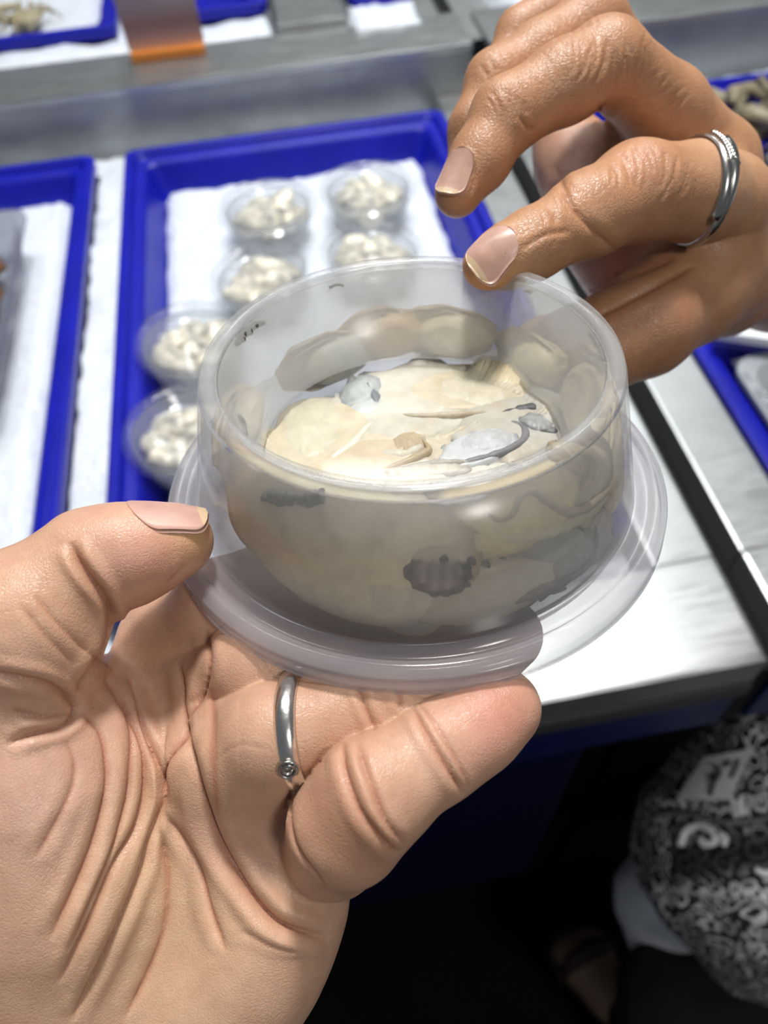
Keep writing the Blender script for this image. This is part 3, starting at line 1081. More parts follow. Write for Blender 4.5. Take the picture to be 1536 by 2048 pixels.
fold(OYS[5], [(770, 945), (830, 925), (900, 918), (960, 915)], 'pan', 0.0005, (0.40, 0.36, 0.30))
fold(OYS[7], [(850, 1000), (880, 1012), (930, 1010), (975, 995), (1000, 975)], 'wall', 0.0011, (0.78, 0.78, 0.74))
fold(OYS[7], [(960, 1005), (980, 1038), (1010, 1055), (1036, 1040), (1052, 1005), (1080, 995), (1110, 1015), (1150, 1035), (1190, 1028), (1225, 1000), (1255, 968)], 'wall', 0.0008, (0.42, 0.35, 0.25), inset=0.0003)
fold(OYS[7], [(930, 1095), (1000, 1092), (1080, 1088), (1150, 1066), (1200, 1040), (1245, 1000)], 'wall', 0.0011, (0.72, 0.66, 0.50), inset=0.0005)
fold(OYS[7], [(1130, 930), (1165, 905), (1195, 920), (1200, 960), (1180, 990)], 'wall', 0.0008, (0.46, 0.36, 0.22))
fold(OYS[9], [(1090, 1215), (1130, 1180), (1180, 1150), (1205, 1110), (1208, 1060)], 'wall', 0.0006, (0.14, 0.14, 0.13))
fold(OYS[9], [(1040, 1220), (1090, 1195), (1140, 1190), (1190, 1170), (1230, 1130)], 'wall', 0.0008, (0.18, 0.16, 0.15))
wall_patch(OYS[8], 'gill', 880, 1155, 92, 66, 4, gill_col)
wall_patch(OYS[8], 'spot', 890, 1128, 11, 10, 0, pale_col((0.03, 0.03, 0.035), (0.10, 0.09, 0.09)), inset=-0.00015, dome=0.0004)
wall_patch(OYS[8], 'spot', 948, 1134, 10, 7, 20, pale_col((0.03, 0.03, 0.035), (0.10, 0.09, 0.09)), inset=-0.00015, dome=0.0004)
wall_patch(OYS[9], 'mantle_fold', 1165, 1125, 75, 32, -42, pale_col((0.40, 0.39, 0.36), (0.14, 0.13, 0.12), 0.35), inset=0.0003)
wall_patch(OYS[9], 'mantle_fold', 1095, 1195, 60, 20, -22, pale_col((0.34, 0.32, 0.30), (0.10, 0.09, 0.09), 0.4), inset=0.0004)
wall_patch(OYS[7], 'belly', 1010, 1090, 120, 46, -12, pale_col((0.84, 0.68, 0.40), (0.60, 0.50, 0.34), 0.5), inset=0.0004)
wall_patch(OYS[7], 'mantle_fold', 1170, 935, 42, 34, 10, pale_col((0.62, 0.48, 0.28), (0.40, 0.33, 0.22), 0.3), inset=0.0005)
wall_patch(OYS[4], 'mantle_fold', 975, 876, 72, 26, -8, pale_col((0.60, 0.62, 0.64), (0.26, 0.26, 0.27), 0.25), 'pan', inset=0.0002, dome=0.0010)
wall_patch(OYS[4], 'mantle_fold', 1075, 838, 48, 20, 14, pale_col((0.46, 0.46, 0.46), (0.07, 0.07, 0.08), 0.5), 'pan', inset=0.0002, dome=0.0010)
wall_patch(OYS[2], 'mantle_fold', 722, 778, 50, 34, -30, pale_col((0.50, 0.54, 0.53), (0.26, 0.28, 0.28), 0.6), 'pan', inset=0.0002, dome=0.0010)
wall_patch(OYS[3], 'mantle_fold', 812, 880, 42, 26, -20, pale_col((0.52, 0.40, 0.25), (0.60, 0.50, 0.36), 0.3), 'pan', inset=0.0004, dome=0.0010)
wall_patch(OYS[1], 'belly', 940, 775, 110, 40, 6, pale_col((0.74, 0.67, 0.52), (0.62, 0.56, 0.44), 0.3), 'pan', inset=0.0002, dome=0.0016)
wall_patch(OYS[0], 'belly', 625, 855, 88, 72, -30, pale_col((0.70, 0.64, 0.48), (0.58, 0.53, 0.42), 0.3), 'pan', inset=0.0002, dome=0.0016)
wall_patch(OYS[5], 'belly', 850, 935, 95, 16, -4, pale_col((0.62, 0.57, 0.46), (0.34, 0.30, 0.24), 0.4), 'pan', inset=0.0002, dome=0.0008)


# ---- dark smears stuck under the rim
def smear(pix, where, rad, part='smear', col=(0.10, 0.095, 0.085)):
    S = spline(pix, 5.0)
    pts = []
    for x, y in S:
        if where == 'rec':                     # far recess wall, outer side
            r = ray(x, y)
            hit = None
            for d in np.linspace(0.11, 0.18, 700):
                p = r * d - TC
                h = p @ TA
                R_ = math.hypot(p @ TU, p @ TV)
                if h < H_RIM and R_ > r_rec(h) and p @ TV > -0.03:
                    hit = (math.atan2(p @ TV, p @ TU), h)
                    break
            if hit is None:
                continue
            rr = r_rec(hit[1]) + WT + rad * 0.5
            pts.append(tub_world(rr * math.cos(hit[0]), rr * math.sin(hit[0]), min(hit[1], H_RIM - 0.0028)))
        else:
            w_ = pix_wall(x, y)
            if w_ is None:
                continue
            rr = r_out(w_[1]) - WT - rad * 0.5
            pts.append(tub_world(rr * math.cos(w_[0]), rr * math.sin(w_[0]), w_[1]))
    if len(pts) < 3:
        return
    rr = random.Random(len(pix) + int(pix[0][0]))
    V, Q = tube(pts, [rad * rr.uniform(0.4, 1.0) for _ in pts], 8)
    o = obj(part, V, Q, M_OYS, smooth=True, col=np.tile(np.array(col), (len(V), 1)))
    return keep(o, tub)


smear([(482, 690), (500, 672), (515, 655), (535, 648)], 'rec', 0.0009)
smear([(488, 680), (500, 664), (512, 668)], 'rec', 0.0010)
smear([(662, 578), (678, 572), (690, 576)], 'rec', 0.0005)
smear([(1172, 660), (1190, 690), (1198, 720)], 'rec', 0.0006, col=(0.2, 0.2, 0.19))
smear([(1045, 580), (1055, 572), (1062, 566)], 'rec', 0.0005, col=(0.25, 0.2, 0.14))
smear([(488, 830), (498, 850), (500, 870)], 'rec', 0.0007, col=(0.2, 0.2, 0.2))
smear([(528, 995), (560, 1000), (600, 1002), (640, 998)], 'wall', 0.0011)
smear([(520, 1000), (545, 1012), (575, 1010)], 'wall', 0.0010)
smear([(590, 1010), (610, 1016), (640, 1008)], 'wall', 0.0007)

# ------------------------------------------------------------------ hands: implicit surfaces, meshed with surface nets
def smin(a, b, k):
    h = np.maximum(k - np.abs(a - b), 0.0) / k
    return np.minimum(a, b) - h * h * k * 0.25


def sd_cone(P, a, b, ra, rb):
    a = a.astype(P.dtype)
    ab = (b - a).astype(P.dtype)
    q = P - a
    t = np.clip((q @ ab) / (ab @ ab), 0, 1)
    d = q - t[:, None] * ab
    return np.sqrt(np.einsum('ij,ij->i', d, d)) - (ra + (rb - ra) * t)


def kp(px, py, d, rpx):
    """key point: centre in camera space and radius from a half width in pixels"""
    return cp(px, py, d), rpx * d / F


def under(px, py, rpx, extra=0.0):
    """depth at which a finger of this half width just touches the lid from below"""
    r = ray(px, py)
    return (TC @ TA - 0.0006 - extra) / (r @ TA + rpx / F)


class Hand:
    def __init__(self):
        self.palm = []
        self.fingers = []
        self.k_palm = 0.010

    def chain(self, pts, dest=None):
        out = []
        for (a, ra), (b, rb) in zip(pts[:-1], pts[1:]):
            out.append((a, b, ra, rb))
        if dest is None:
            return out
        dest.extend(out)

    def sdf(self, P, near=None):
        """near = (centre, radius): leave out what is too far away to matter there"""
        def far(s):
            return near is not None and sd_cone(near[0][None], *s)[0] > near[1]
        pal = None
        for kind, args, k in self.palm:
            if far(args):
                continue
            d = sd_cone(P, *args)
            pal = d if pal is None else smin(pal, d, k)
        res = pal
        for segs, kf, kj in self.fingers:
            f = None
            for s in segs:
                if far(s):
                    continue
                d = sd_cone(P, *s)
                f = d if f is None else smin(f, d, kf)
            if f is None:
                continue
            j = f if pal is None else smin(f, pal, kj)
            res = j if res is None else np.minimum(res, j)
        if res is None:
            res = np.full(len(P), 1.0, np.float32)
        return res

    def bounds(self):
        lo, hi = np.full(3, 9.0), np.full(3, -9.0)
        allc = [a for k, a, _ in self.palm if k == 'c'] + [s for f in self.fingers for s in f[0]]
        for a, b, ra, rb in allc:
            for p, r in ((a, ra), (b, rb)):
                lo = np.minimum(lo, p - r)
                hi = np.maximum(hi, p + r)
        return lo - 0.004, hi + 0.004

    def mesh(self, res, clip=None):
        lo, hi = self.bounds()
        if clip is not None:
            lo = np.maximum(lo, clip[0])
            hi = np.minimum(hi, clip[1])
        B = 20
        nb = np.ceil((hi - lo) / (res * B)).astype(int)
        n = nb * B + 1
        G = np.full(tuple(n), 1.0, np.float32)
        # coarse pass on block centres
        bc = np.stack(np.meshgrid(*[lo[i] + (np.arange(nb[i]) + 0.5) * B * res for i in range(3)], indexing='ij'), -1).reshape(-1, 3)
        d = self.sdf(bc)
        rad = B * res * 0.5 * math.sqrt(3) + 0.004
        idx = np.argwhere(np.abs(d).reshape(tuple(nb)) < rad)
        sgn = d.reshape(tuple(nb))
        for b in np.argwhere(sgn < -rad + 1e-12):
            s = b * B
            G[s[0]:s[0] + B + 1, s[1]:s[1] + B + 1, s[2]:s[2] + B + 1] = -1.0
        ar = np.arange(B + 1)
        off = np.stack(np.meshgrid(ar, ar, ar, indexing='ij'), -1).reshape(-1, 3)
        for b in idx:
            s = b * B
            cen = lo + (s + B / 2) * res
            v = self.sdf((lo + (s + off) * res).astype(np.float32), (cen, rad + 0.016))
            G[s[0]:s[0] + B + 1, s[1]:s[1] + B + 1, s[2]:s[2] + B + 1] = v.reshape(B + 1, B + 1, B + 1)
        # close at the borders
        for ax in range(3):
            sl = [slice(None)] * 3
            sl[ax] = 0
            G[tuple(sl)] = np.maximum(G[tuple(sl)], res)
            sl[ax] = -1
            G[tuple(sl)] = np.maximum(G[tuple(sl)], res)
        V, Q = surface_nets(G)
        return lo + V * res, Q


def surface_nets(G):
    I = G < 0
    c = np.zeros(tuple(np.array(G.shape) - 1), np.int8)
    for dx in (0, 1):
        for dy in (0, 1):
            for dz in (0, 1):
                c += I[dx:I.shape[0] - 1 + dx, dy:I.shape[1] - 1 + dy, dz:I.shape[2] - 1 + dz]
    act = np.argwhere((c > 0) & (c < 8))
    ids = np.full(c.shape, -1, np.int32)
    ids[act[:, 0], act[:, 1], act[:, 2]] = np.arange(len(act))
    acc = np.zeros((len(act), 3))
    cnt = np.zeros(len(act))
    cor = [(x, y, z) for x in (0, 1) for y in (0, 1) for z in (0, 1)]
    vals = {k: G[act[:, 0] + k[0], act[:, 1] + k[1], act[:, 2] + k[2]].astype(float) for k in cor}
    for a in cor:
        for ax in range(3):
            if a[ax] == 0:
                b = list(a)
                b[ax] = 1
                b = tuple(b)
                va, vb = vals[a], vals[b]
                m = (va < 0) != (vb < 0)
                t = np.where(m, va / np.where(m, va - vb, 1), 0)
                p = np.tile(np.array(a, float), (len(act), 1))
                p[:, ax] = t
                acc[m] += p[m]
                cnt[m] += 1
    V = act + acc / np.maximum(cnt, 1)[:, None]
    quads = []
    for ax in range(3):
        o1, o2 = [(1, 2), (2, 0), (0, 1)][ax]
        sl0 = [slice(None)] * 3
        sl1 = [slice(None)] * 3
        sl0[ax] = slice(0, -1)
        sl1[ax] = slice(1, None)
        A, Bm = I[tuple(sl0)], I[tuple(sl1)]
        e = np.argwhere(A != Bm)
        ok = (e[:, o1] > 0) & (e[:, o2] > 0) & (e[:, o1] < G.shape[o1] - 1) & (e[:, o2] < G.shape[o2] - 1)
        e = e[ok]
        def g(d1, d2):
            q = e.copy()
            q[:, o1] -= d1
            q[:, o2] -= d2
            return ids[q[:, 0], q[:, 1], q[:, 2]]
        q = np.stack([g(0, 0), g(1, 0), g(1, 1), g(0, 1)], 1)
        ins = A[e[:, 0], e[:, 1], e[:, 2]]
        q[~ins] = q[~ins][:, ::-1]
        quads.append(q)
    Q = np.concatenate(quads)
    Q = Q[(Q >= 0).all(1)]
    return V, Q


def v_normals(V, Q):
    n = np.cross(V[Q[:, 2]] - V[Q[:, 0]], V[Q[:, 3]] - V[Q[:, 1]])
    vn = np.zeros_like(V)
    for k in range(4):
        for c in range(3):
            vn[:, c] += np.bincount(Q[:, k], n[:, c], len(V))
    return vn / np.maximum(np.linalg.norm(vn, axis=1), 1e-12)[:, None]


def pixels(V):
    return np.stack([768 + F * V[:, 0] / -V[:, 2], 1024 - F * V[:, 1] / -V[:, 2]], 1)


def relax(V, Q, it=2, lam=0.5):
    for _ in range(it):
        acc = np.zeros_like(V)
        cnt = np.zeros(len(V))
        for k in range(4):
            s = V[Q[:, (k + 1) % 4]] + V[Q[:, k - 1]]
            for c in range(3):
                acc[:, c] += np.bincount(Q[:, k], s[:, c], len(V))
            cnt += 2 * np.bincount(Q[:, k], minlength=len(V))
        V = V + lam * (acc / np.maximum(cnt, 1)[:, None] - V)
    return V


def carve(V, NV, creases):
    """skin folds: polylines drawn on the front surface, given as
    (points, depth_mm, width_mm, bulge_mm). Returns displaced vertices and a 0..1 crease mask."""
    px = pixels(V)
    z = -V[:, 2]
    facing = (NV * -V / np.linalg.norm(V, axis=1)[:, None]).sum(1)
    # nearest visible depth on a coarse pixel grid
    gx = np.clip(((px[:, 0] + 400) / 8).astype(int), 0, 299)
    gy = np.clip(((px[:, 1] + 400) / 8).astype(int), 0, 359)
    zb = np.full((300, 360), 9.0)
    fm = facing > 0.05
    np.minimum.at(zb, (gx[fm], gy[fm]), z[fm])
    vis = fm & (z < zb[gx, gy] + 0.004)
    disp = np.zeros(len(V))
    mask = np.zeros(len(V))
    scale = z / F * 1000.0                    # mm per pixel at the vertex
    for pts, dep, wid, bul in creases:
        S = spline(pts)
        lo, hi = S.min(0) - 36, S.max(0) + 36
        cand = np.where(vis & (px[:, 0] > lo[0]) & (px[:, 0] < hi[0]) & (px[:, 1] > lo[1]) & (px[:, 1] < hi[1]))[0]
        if len(cand) == 0:
            continue
        pc = px[cand].astype(np.float32)
        S = S.astype(np.float32)
        best = np.full(len(cand), 1e9)
        arg = np.zeros(len(cand), int)
        for c in range(0, len(S), 24):
            d = (pc[:, :1] - S[None, c:c + 24, 0]) ** 2 + (pc[:, 1:] - S[None, c:c + 24, 1]) ** 2
            m = d.argmin(1)
            dm = d[np.arange(len(cand)), m]
            u = dm < best
            best[u] = dm[u]
            arg[u] = m[u] + c
        dist = np.sqrt(best) * scale[cand]
        t = arg / max(1, len(S) - 1)
        fade = np.clip(np.minimum(t, 1 - t) / 0.14, 0, 1) ** 0.7
        wid = wid * 0.72
        g = np.exp(-(dist / wid) ** 2) * 0.7 + 0.3 * np.exp(-(dist / (2.2 * wid)) ** 2)
        b = np.exp(-((dist - wid * 4.5) / (wid * 2.8)) ** 2)
        disp[cand] += fade * (bul * b - dep * g) * 0.001
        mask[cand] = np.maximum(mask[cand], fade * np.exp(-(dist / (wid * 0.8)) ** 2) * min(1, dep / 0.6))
    return V + NV * disp[:, None], mask


def blobs(V, col, spots):
    """soft patches of skin colour: (px, py, depth, radius_px, colour, strength)"""
    for x, y, d, r, c, s in spots:
        p = cp(x, y, d)
        q = np.linalg.norm(V - p, axis=1) / (r * d / F)
        wgt = s * np.exp(-q * q)[:, None]
        col = col * (1 - wgt) + np.array(c) * wgt
    return col


def skin_mat(name, cell, strength, rough=0.42, line=None):
    m, nt, bs, out = new_mat(name)
    at = N(nt, 'ShaderNodeAttribute', attribute_name='tint')
    nz = noise_node(nt, 220, 5, 0.65)
    r = ramp(nt, nz.outputs['Fac'], [(0.3, (0.90, 0.84, 0.82)), (0.7, (1.05, 1.04, 1.03))])
    mx = N(nt, 'ShaderNodeMix', data_type='RGBA', blend_type='MULTIPLY')
    mx.inputs[0].default_value = 1.0
    nt.links.new(at.outputs['Color'], mx.inputs[6])
    nt.links.new(r.outputs[0], mx.inputs[7])
    nt.links.new(mx.outputs[2], bs.inputs['Base Color'])
    bs.inputs['Roughness'].default_value = rough
    bs.inputs['Specular IOR Level'].default_value = 0.45
    bs.inputs['Subsurface Weight'].default_value = 0.15
    bs.inputs['Subsurface Radius'].default_value = (0.0035, 0.0014, 0.0008)
    bs.inputs['Subsurface Scale'].default_value = 1.0
    tc = N(nt, 'ShaderNodeTexCoord')
    wz = N(nt, 'ShaderNodeTexNoise')
    wz.inputs['Scale'].default_value = 500
    nt.links.new(tc.outputs['Object'], wz.inputs['Vector'])
    ad = N(nt, 'ShaderNodeVectorMath', operation='MULTIPLY_ADD')
    ad.inputs[1].default_value = (0.0012, 0.0012, 0.0012)
    nt.links.new(wz.outputs['Color'], ad.inputs[0])
    nt.links.new(tc.outputs['Object'], ad.inputs[2])
    vo = N(nt, 'ShaderNodeTexVoronoi', feature='DISTANCE_TO_EDGE')
    vo.inputs['Scale'].default_value = cell
    nt.links.new(ad.outputs[0], vo.inputs['Vector'])
    cl = N(nt, 'ShaderNodeMapRange')
    cl.inputs[2].default_value = 0.18
    nt.links.new(vo.outputs['Distance'], cl.inputs[0])
    b = add_bump(nt, bs, cl.outputs[0], strength, 0.0003)
    return m


def nail(name, parent, H, C, t, nrm, L, W, mat, tip_mat=None, lift=0.00020):
    """a finger nail plate laid on the finger of hand H: C its middle (camera space), t towards the tip, nrm outward"""
    t = t / np.linalg.norm(t)
    nrm = nrm - t * nrm.dot(t)
    nrm /= np.linalg.norm(nrm)
    b = np.cross(t, nrm)
    NU, NV_ = 24, 20
    P0 = []
    for i in range(NU + 1):
        u = -1 + 2 * i / NU
        for k in range(NV_ + 1):
            s = -1 + 2 * k / NV_
            wid = math.sqrt(max(0.0004, 1 - max(0, (-u - 0.35) / 0.66) ** 2.4)) * (1 - 0.04 * u)
            wid *= math.sqrt(max(0.02, 1 - max(0, (u - 0.40) / 0.62) ** 2.3))
            P0.append(C + t * (u * L / 2) + b * (s * wid * W / 2))
    P0 = np.array(P0)
    # drop the plate on to the finger along the nail's normal
    hgt = np.full(len(P0), 0.006)
    for _ in range(60):
        d = H.sdf(P0 + nrm * hgt[:, None])
        hgt = np.maximum(hgt - np.clip(d - lift, -0.0005, 0.0012) * 0.7, -0.0045)
    # a nail is a smooth plate: fit a gently curved sheet to what was met
    uu = np.repeat(np.linspace(-1, 1, NU + 1), NV_ + 1)
    ss = ((P0 - C) @ b) / (W / 2)
    A = np.stack([np.ones_like(uu), uu, uu * uu, ss, ss * ss, uu * ss], 1)
    ok = (np.abs(ss) < 0.75) & (uu < 0.62)
    co = np.linalg.lstsq(A[ok], hgt[ok], rcond=None)[0]
    hg = np.where(uu < 0.62, np.maximum(A @ co, hgt), A @ co).reshape(NU + 1, NV_ + 1)
    for _ in range(2):
        hg[1:-1, 1:-1] = (hg[1:-1, 1:-1] * 2 + hg[:-2, 1:-1] + hg[2:, 1:-1] + hg[1:-1, :-2] + hg[1:-1, 2:]) / 6
    top = P0 + nrm * hg.reshape(-1)[:, None]
    V = np.concatenate([top, top - nrm * 0.0007])
    n = len(P0)
    Q = []
    for layer in (0, 1):
        for i in range(NU):
            for k in range(NV_):
                a = layer * n + i * (NV_ + 1) + k
                q = (a, a + 1, a + NV_ + 2, a + NV_ + 1)
                Q.append(q[::-1] if layer == 0 else q)
    bor = [i * (NV_ + 1) for i in range(NU + 1)] + [NU * (NV_ + 1) + k for k in range(1, NV_ + 1)] + [i * (NV_ + 1) + NV_ for i in range(NU - 1, -1, -1)] + [k for k in range(NV_ - 1, 0, -1)]
    for i in range(len(bor)):
        a, c = bor[i], bor[(i + 1) % len(bor)]
        Q.append((a, c, c + n, a + n))
    o = obj_np(name, to_world(V), np.array(Q), mat)
    if tip_mat is not None:
        o.data.materials.append(tip_mat)
        for f in o.data.polygons:
            if f.index < 2 * NU * NV_ and f.index % (NU * NV_) // NV_ >= NU - 3:
                f.material_index = 1
    return keep(o, parent)


M_SKIN_L = skin_mat('palm_skin', 1500, 0.20)
M_SKIN_R = skin_mat('hand_back_skin', 1100, 0.26, 0.42)
M_NAIL = simple('finger_nail', (0.52, 0.31, 0.25), 0.32, var=(300, 0.08))
M_NAIL_TIP = simple('nail_free_edge', (0.60, 0.44, 0.28), 0.35)
M_SILVER = simple('silver', (0.86, 0.84, 0.80), 0.24, 1.0, bump=(900, 0.15, 0.0003))
M_SILVER_D = simple('aged_silver', (0.50, 0.49, 0.47), 0.25, 1.0)

# ---------------- the holder's hand, palm up under the tub
LH = Hand()


def add_palm(H, pts, k):
    for s in H.chain([kp(*p) for p in pts]):
        H.palm.append(('c', s, k))


K = 0.012
add_palm(LH, [(600, 1650, 0.146, 95), (556, 1785, 0.145, 112), (500, 1915, 0.144, 118), (415, 2020, 0.145, 126), (290, 2300, 0.150, 150)], K)     # ulnar side
add_palm(LH, [(498, 1515, 0.1400, 105), (440, 1700, 0.152, 115), (330, 2000, 0.154, 130), (230, 2300, 0.156, 150)], K)
add_palm(LH, [(430, 1370, 0.154, 95), (360, 1600, 0.160, 110), (250, 1950, 0.160, 130), (160, 2300, 0.160, 150)], K)
add_palm(LH, [(355, 1260, 0.160, 92), (280, 1500, 0.162, 110), (150, 1900, 0.160, 140)], K)
add_palm(LH, [(-10, 1340, 0.136, 150), (60, 1560, 0.139, 190), (80, 1760, 0.142, 210), (70, 2000, 0.146, 210), (60, 2300, 0.155, 200)], K)          # thenar
add_palm(LH, [(150, 1500, 0.148, 130), (170, 1700, 0.150, 130)], K)
# thumb
th = LH.chain([kp(-60, 1400, 0.135, 150), kp(48, 1255, 0.131, 150), kp(178, 1122, 0.133, 93), kp(262, 1108, 0.134, 90), kp(352, 1082, 0.1355, 74)])
LH.fingers.append((th, 0.005, 0.006))
# little finger
lf = LH.chain([kp(665, 1690, 0.137, 104), kp(694, 1650, 0.1245, 112), kp(748, 1588, under(748, 1588, 110), 110), kp(880, 1496, under(880, 1496, 95), 95), kp(950, 1452, under(950, 1452, 88), 88), kp(1003, 1416, under(1003, 1416, 79), 79)])
LH.fingers.append((lf, 0.003, 0.0012))
# ring finger
rf = LH.chain([kp(450, 1540, 0.150, 98), kp(560, 1470, under(560, 1470, 101, 0.001), 101), kp(790, 1405, under(790, 1405, 97), 97), kp(930, 1330, under(930, 1330, 88), 88), kp(1010, 1270, under(1010, 1270, 75), 75)])
LH.fingers.append((rf, 0.003, 0.012))
# middle and fore finger, mostly hidden by the lid
mf = LH.chain([kp(425, 1370, 0.154, 94), kp(520, 1330, under(520, 1330, 96), 96), kp(740, 1270, under(740, 1270, 92), 92), kp(900, 1200, under(900, 1200, 84), 84), kp(980, 1140, under(980, 1140, 70), 70)])
LH.fingers.append((mf, 0.003, 0.005))
ff = LH.chain([kp(352, 1262, 0.160, 90), kp(440, 1215, under(440, 1215, 92), 92), kp(640, 1130, under(640, 1130, 88), 88), kp(780, 1050, under(780, 1050, 80), 80), kp(850, 1000, under(850, 1000, 68), 68)])
LH.fingers.append((ff, 0.003, 0.005))

RES_L = 0.00037
clip_lo = cp(-330, 2330, 0.17)
V, Q = LH.mesh(RES_L, (np.array([clip_lo[0], -0.120, -0.30]), np.array([1.0, 1.0, 1.0])))
V = relax(V, Q, 2)
NV = v_normals(V, Q)
CR = [
    # thenar folds
    ([(260, 1353), (281, 1438), (319, 1539), (327, 1597), (297, 1677), (281, 1746), (228, 1873), (143, 2043)], 1.5, 0.55, 0.5),
    ([(204, 1342), (244, 1401), (281, 1491), (289, 1571), (271, 1650), (228, 1730), (175, 1852), (117, 1969)], 1.2, 0.6, 0.5),
    ([(159, 1427), (202, 1465), (215, 1534), (210, 1597), (175, 1714), (101, 1879)], 0.9, 0.6, 0.4),
    ([(212, 1348), (255, 1438), (260, 1534), (250, 1608), (212, 1725), (133, 1905)], 0.8, 0.55, 0.3),
    ([(130, 1480), (150, 1530), (135, 1600), (70, 1720)], 0.4, 0.6, 0.2),
    # fold at the thumb's root
    ([(-20, 1345), (40, 1356), (96, 1369), (143, 1401), (149, 1427), (122, 1454), (60, 1470), (11, 1491)], 1.0, 0.5, 0.5),
    ([(20, 1420), (80, 1432), (140, 1428)], 0.5, 0.45, 0.2),
    ([(138, 1082), (165, 1135), (212, 1199), (222, 1240), (214, 1295), (186, 1336), (149, 1384)], 1.4, 0.55, 0.8),
    ([(70, 1190), (110, 1240), (170, 1300), (200, 1320)], 0.35, 0.5, 0.1),
    ([(40, 1210), (90, 1270), (150, 1330)], 0.25, 0.5, 0.1),
    # head and heart lines
    ([(356, 1321), (366, 1385), (366, 1470), (329, 1549), (322, 1600)], 0.9, 0.5, 0.3),
    ([(414, 1257), (416, 1330), (405, 1390), (372, 1443)], 0.9, 0.5, 0.3),
    ([(372, 1443), (377, 1490), (404, 1597), (441, 1693), (504, 1794), (565, 1850), (660, 1880)], 2.2, 0.8, 0.9),
    ([(329, 1624), (393, 1725), (420, 1820), (451, 1905)], 0.8, 0.6, 0.3),
    ([(319, 1650), (335, 1746), (329, 1852), (297, 1942), (250, 2040)], 0.8, 0.6, 0.3),
    ([(425, 1374), (427, 1491), (441, 1640)], 0.45, 0.9, 0.1),
    ([(430, 1520), (480, 1490), (540, 1500)], 0.15, 0.3, 0.0),
    ([(480, 1860), (540, 1890), (600, 1905)], 0.25, 0.4, 0.1),
    # little finger joints and root outline
    ([(686, 1482), (690, 1540), (722, 1625), (775, 1690), (800, 1706)], 0.8, 0.5, 0.3),
    ([(712, 1478), (738, 1560), (770, 1640), (812, 1690)], 0.6, 0.4, 0.2),
    ([(824, 1412), (852, 1466), (890, 1530), (930, 1592)], 0.7, 0.45, 0.25),
    ([(838, 1406), (876, 1460), (918, 1530), (938, 1578)], 0.45, 0.4, 0.1),
    ([(625, 1536), (592, 1566), (577, 1610), (580, 1660), (600, 1712), (656, 1782)], 0.9, 0.4, 0.0),  # groove and dark line at the finger's root, drawn in as contact shade
    # ring finger joint
    ([(712, 1370), (728, 1410), (750, 1462)], 0.6, 0.4, 0.2),
    ([(786, 1370), (796, 1390), (800, 1420)], 0.4, 0.4, 0.1),
    # thumb pad
    ([(330, 1170), (352, 1150), (372, 1128)], 0.25, 0.4, 0.1),
]
V, mask = carve(V, NV, CR)
base = np.tile(np.array([0.58, 0.355, 0.245]), (len(V), 1))
base = blobs(V, base, [
    (360, 1700, 0.135, 200, (0.63, 0.43, 0.26), 0.8), (330, 1950, 0.135, 200, (0.62, 0.43, 0.28), 0.6),
    (1000, 1420, 0.120, 110, (0.58, 0.27, 0.20), 0.9), (850, 1500, 0.118, 90, (0.57, 0.36, 0.25), 0.6), (690, 1650, 0.115, 110, (0.44, 0.22, 0.13), 0.7),
    (300, 1130, 0.128, 110, (0.60, 0.30, 0.22), 0.7), (395, 1060, 0.13, 60, (0.62, 0.36, 0.16), 0.8), (90, 1180, 0.118, 130, (0.50, 0.30, 0.18), 0.7),
    (470, 1650, 0.137, 110, (0.62, 0.34, 0.27), 0.7), (230, 1420, 0.140, 90, (0.62, 0.36, 0.29), 0.5), (700, 1440, 0.13, 120, (0.50, 0.27, 0.15), 0.6),
    (100, 1600, 0.12, 160, (0.58, 0.37, 0.29), 0.5)])
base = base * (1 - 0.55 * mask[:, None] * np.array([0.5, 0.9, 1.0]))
lhand = empty('person', to_world(cp(300, 1700, 0.15)))
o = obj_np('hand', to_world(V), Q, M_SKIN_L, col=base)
keep(o, lhand)
tag(lhand, 'cupped hand with a plain silver ring holding the tub from below', 'person')
# thumb nail, seen along its edge
nail('thumb_nail', lhand, LH, cp(336, 1014, 0.1335), cp(400, 992, 0.1350) - cp(278, 1038, 0.1325), np.array([-0.30, 0.90, 0.30]), 0.0118, 0.0120, M_NAIL, M_NAIL_TIP)

# ---------------- silver ring on the holder's ring finger
def band(name, C, axis, R, w, t, mat, n=72, prof=None, tilt=None):
    axis = axis / np.linalg.norm(axis)
    u = np.cross(axis, np.array([0.1, 0.2, 0.97]))
    u /= np.linalg.norm(u)
    v = np.cross(axis, u)
    prof = [(R, -w / 2), (R + t * 0.6, -w / 2 * 0.92), (R + t, -w / 4), (R + t * 1.08, 0), (R + t, w / 4), (R + t * 0.6, w / 2 * 0.92), (R, w / 2)]
    V, Q = lathe(prof, n, (C, u, v, axis))
    return obj_np(name, to_world(V), Q, mat)


a1, r1 = kp(560, 1470, under(560, 1470, 101, 0.001), 101)
a2, r2 = kp(790, 1405, under(790, 1405, 97), 97)
axr = (a2 - a1) / np.linalg.norm(a2 - a1)
CR_ = a1 + axr * 0.0032
axr = axr + np.array([0.0, -0.12, 0.20])
ring = empty('finger_ring', to_world(CR_))
keep(band('band', CR_, axr, r1 + 0.0003, 0.0036, 0.0013, M_SILVER), ring)
axr /= np.linalg.norm(axr)
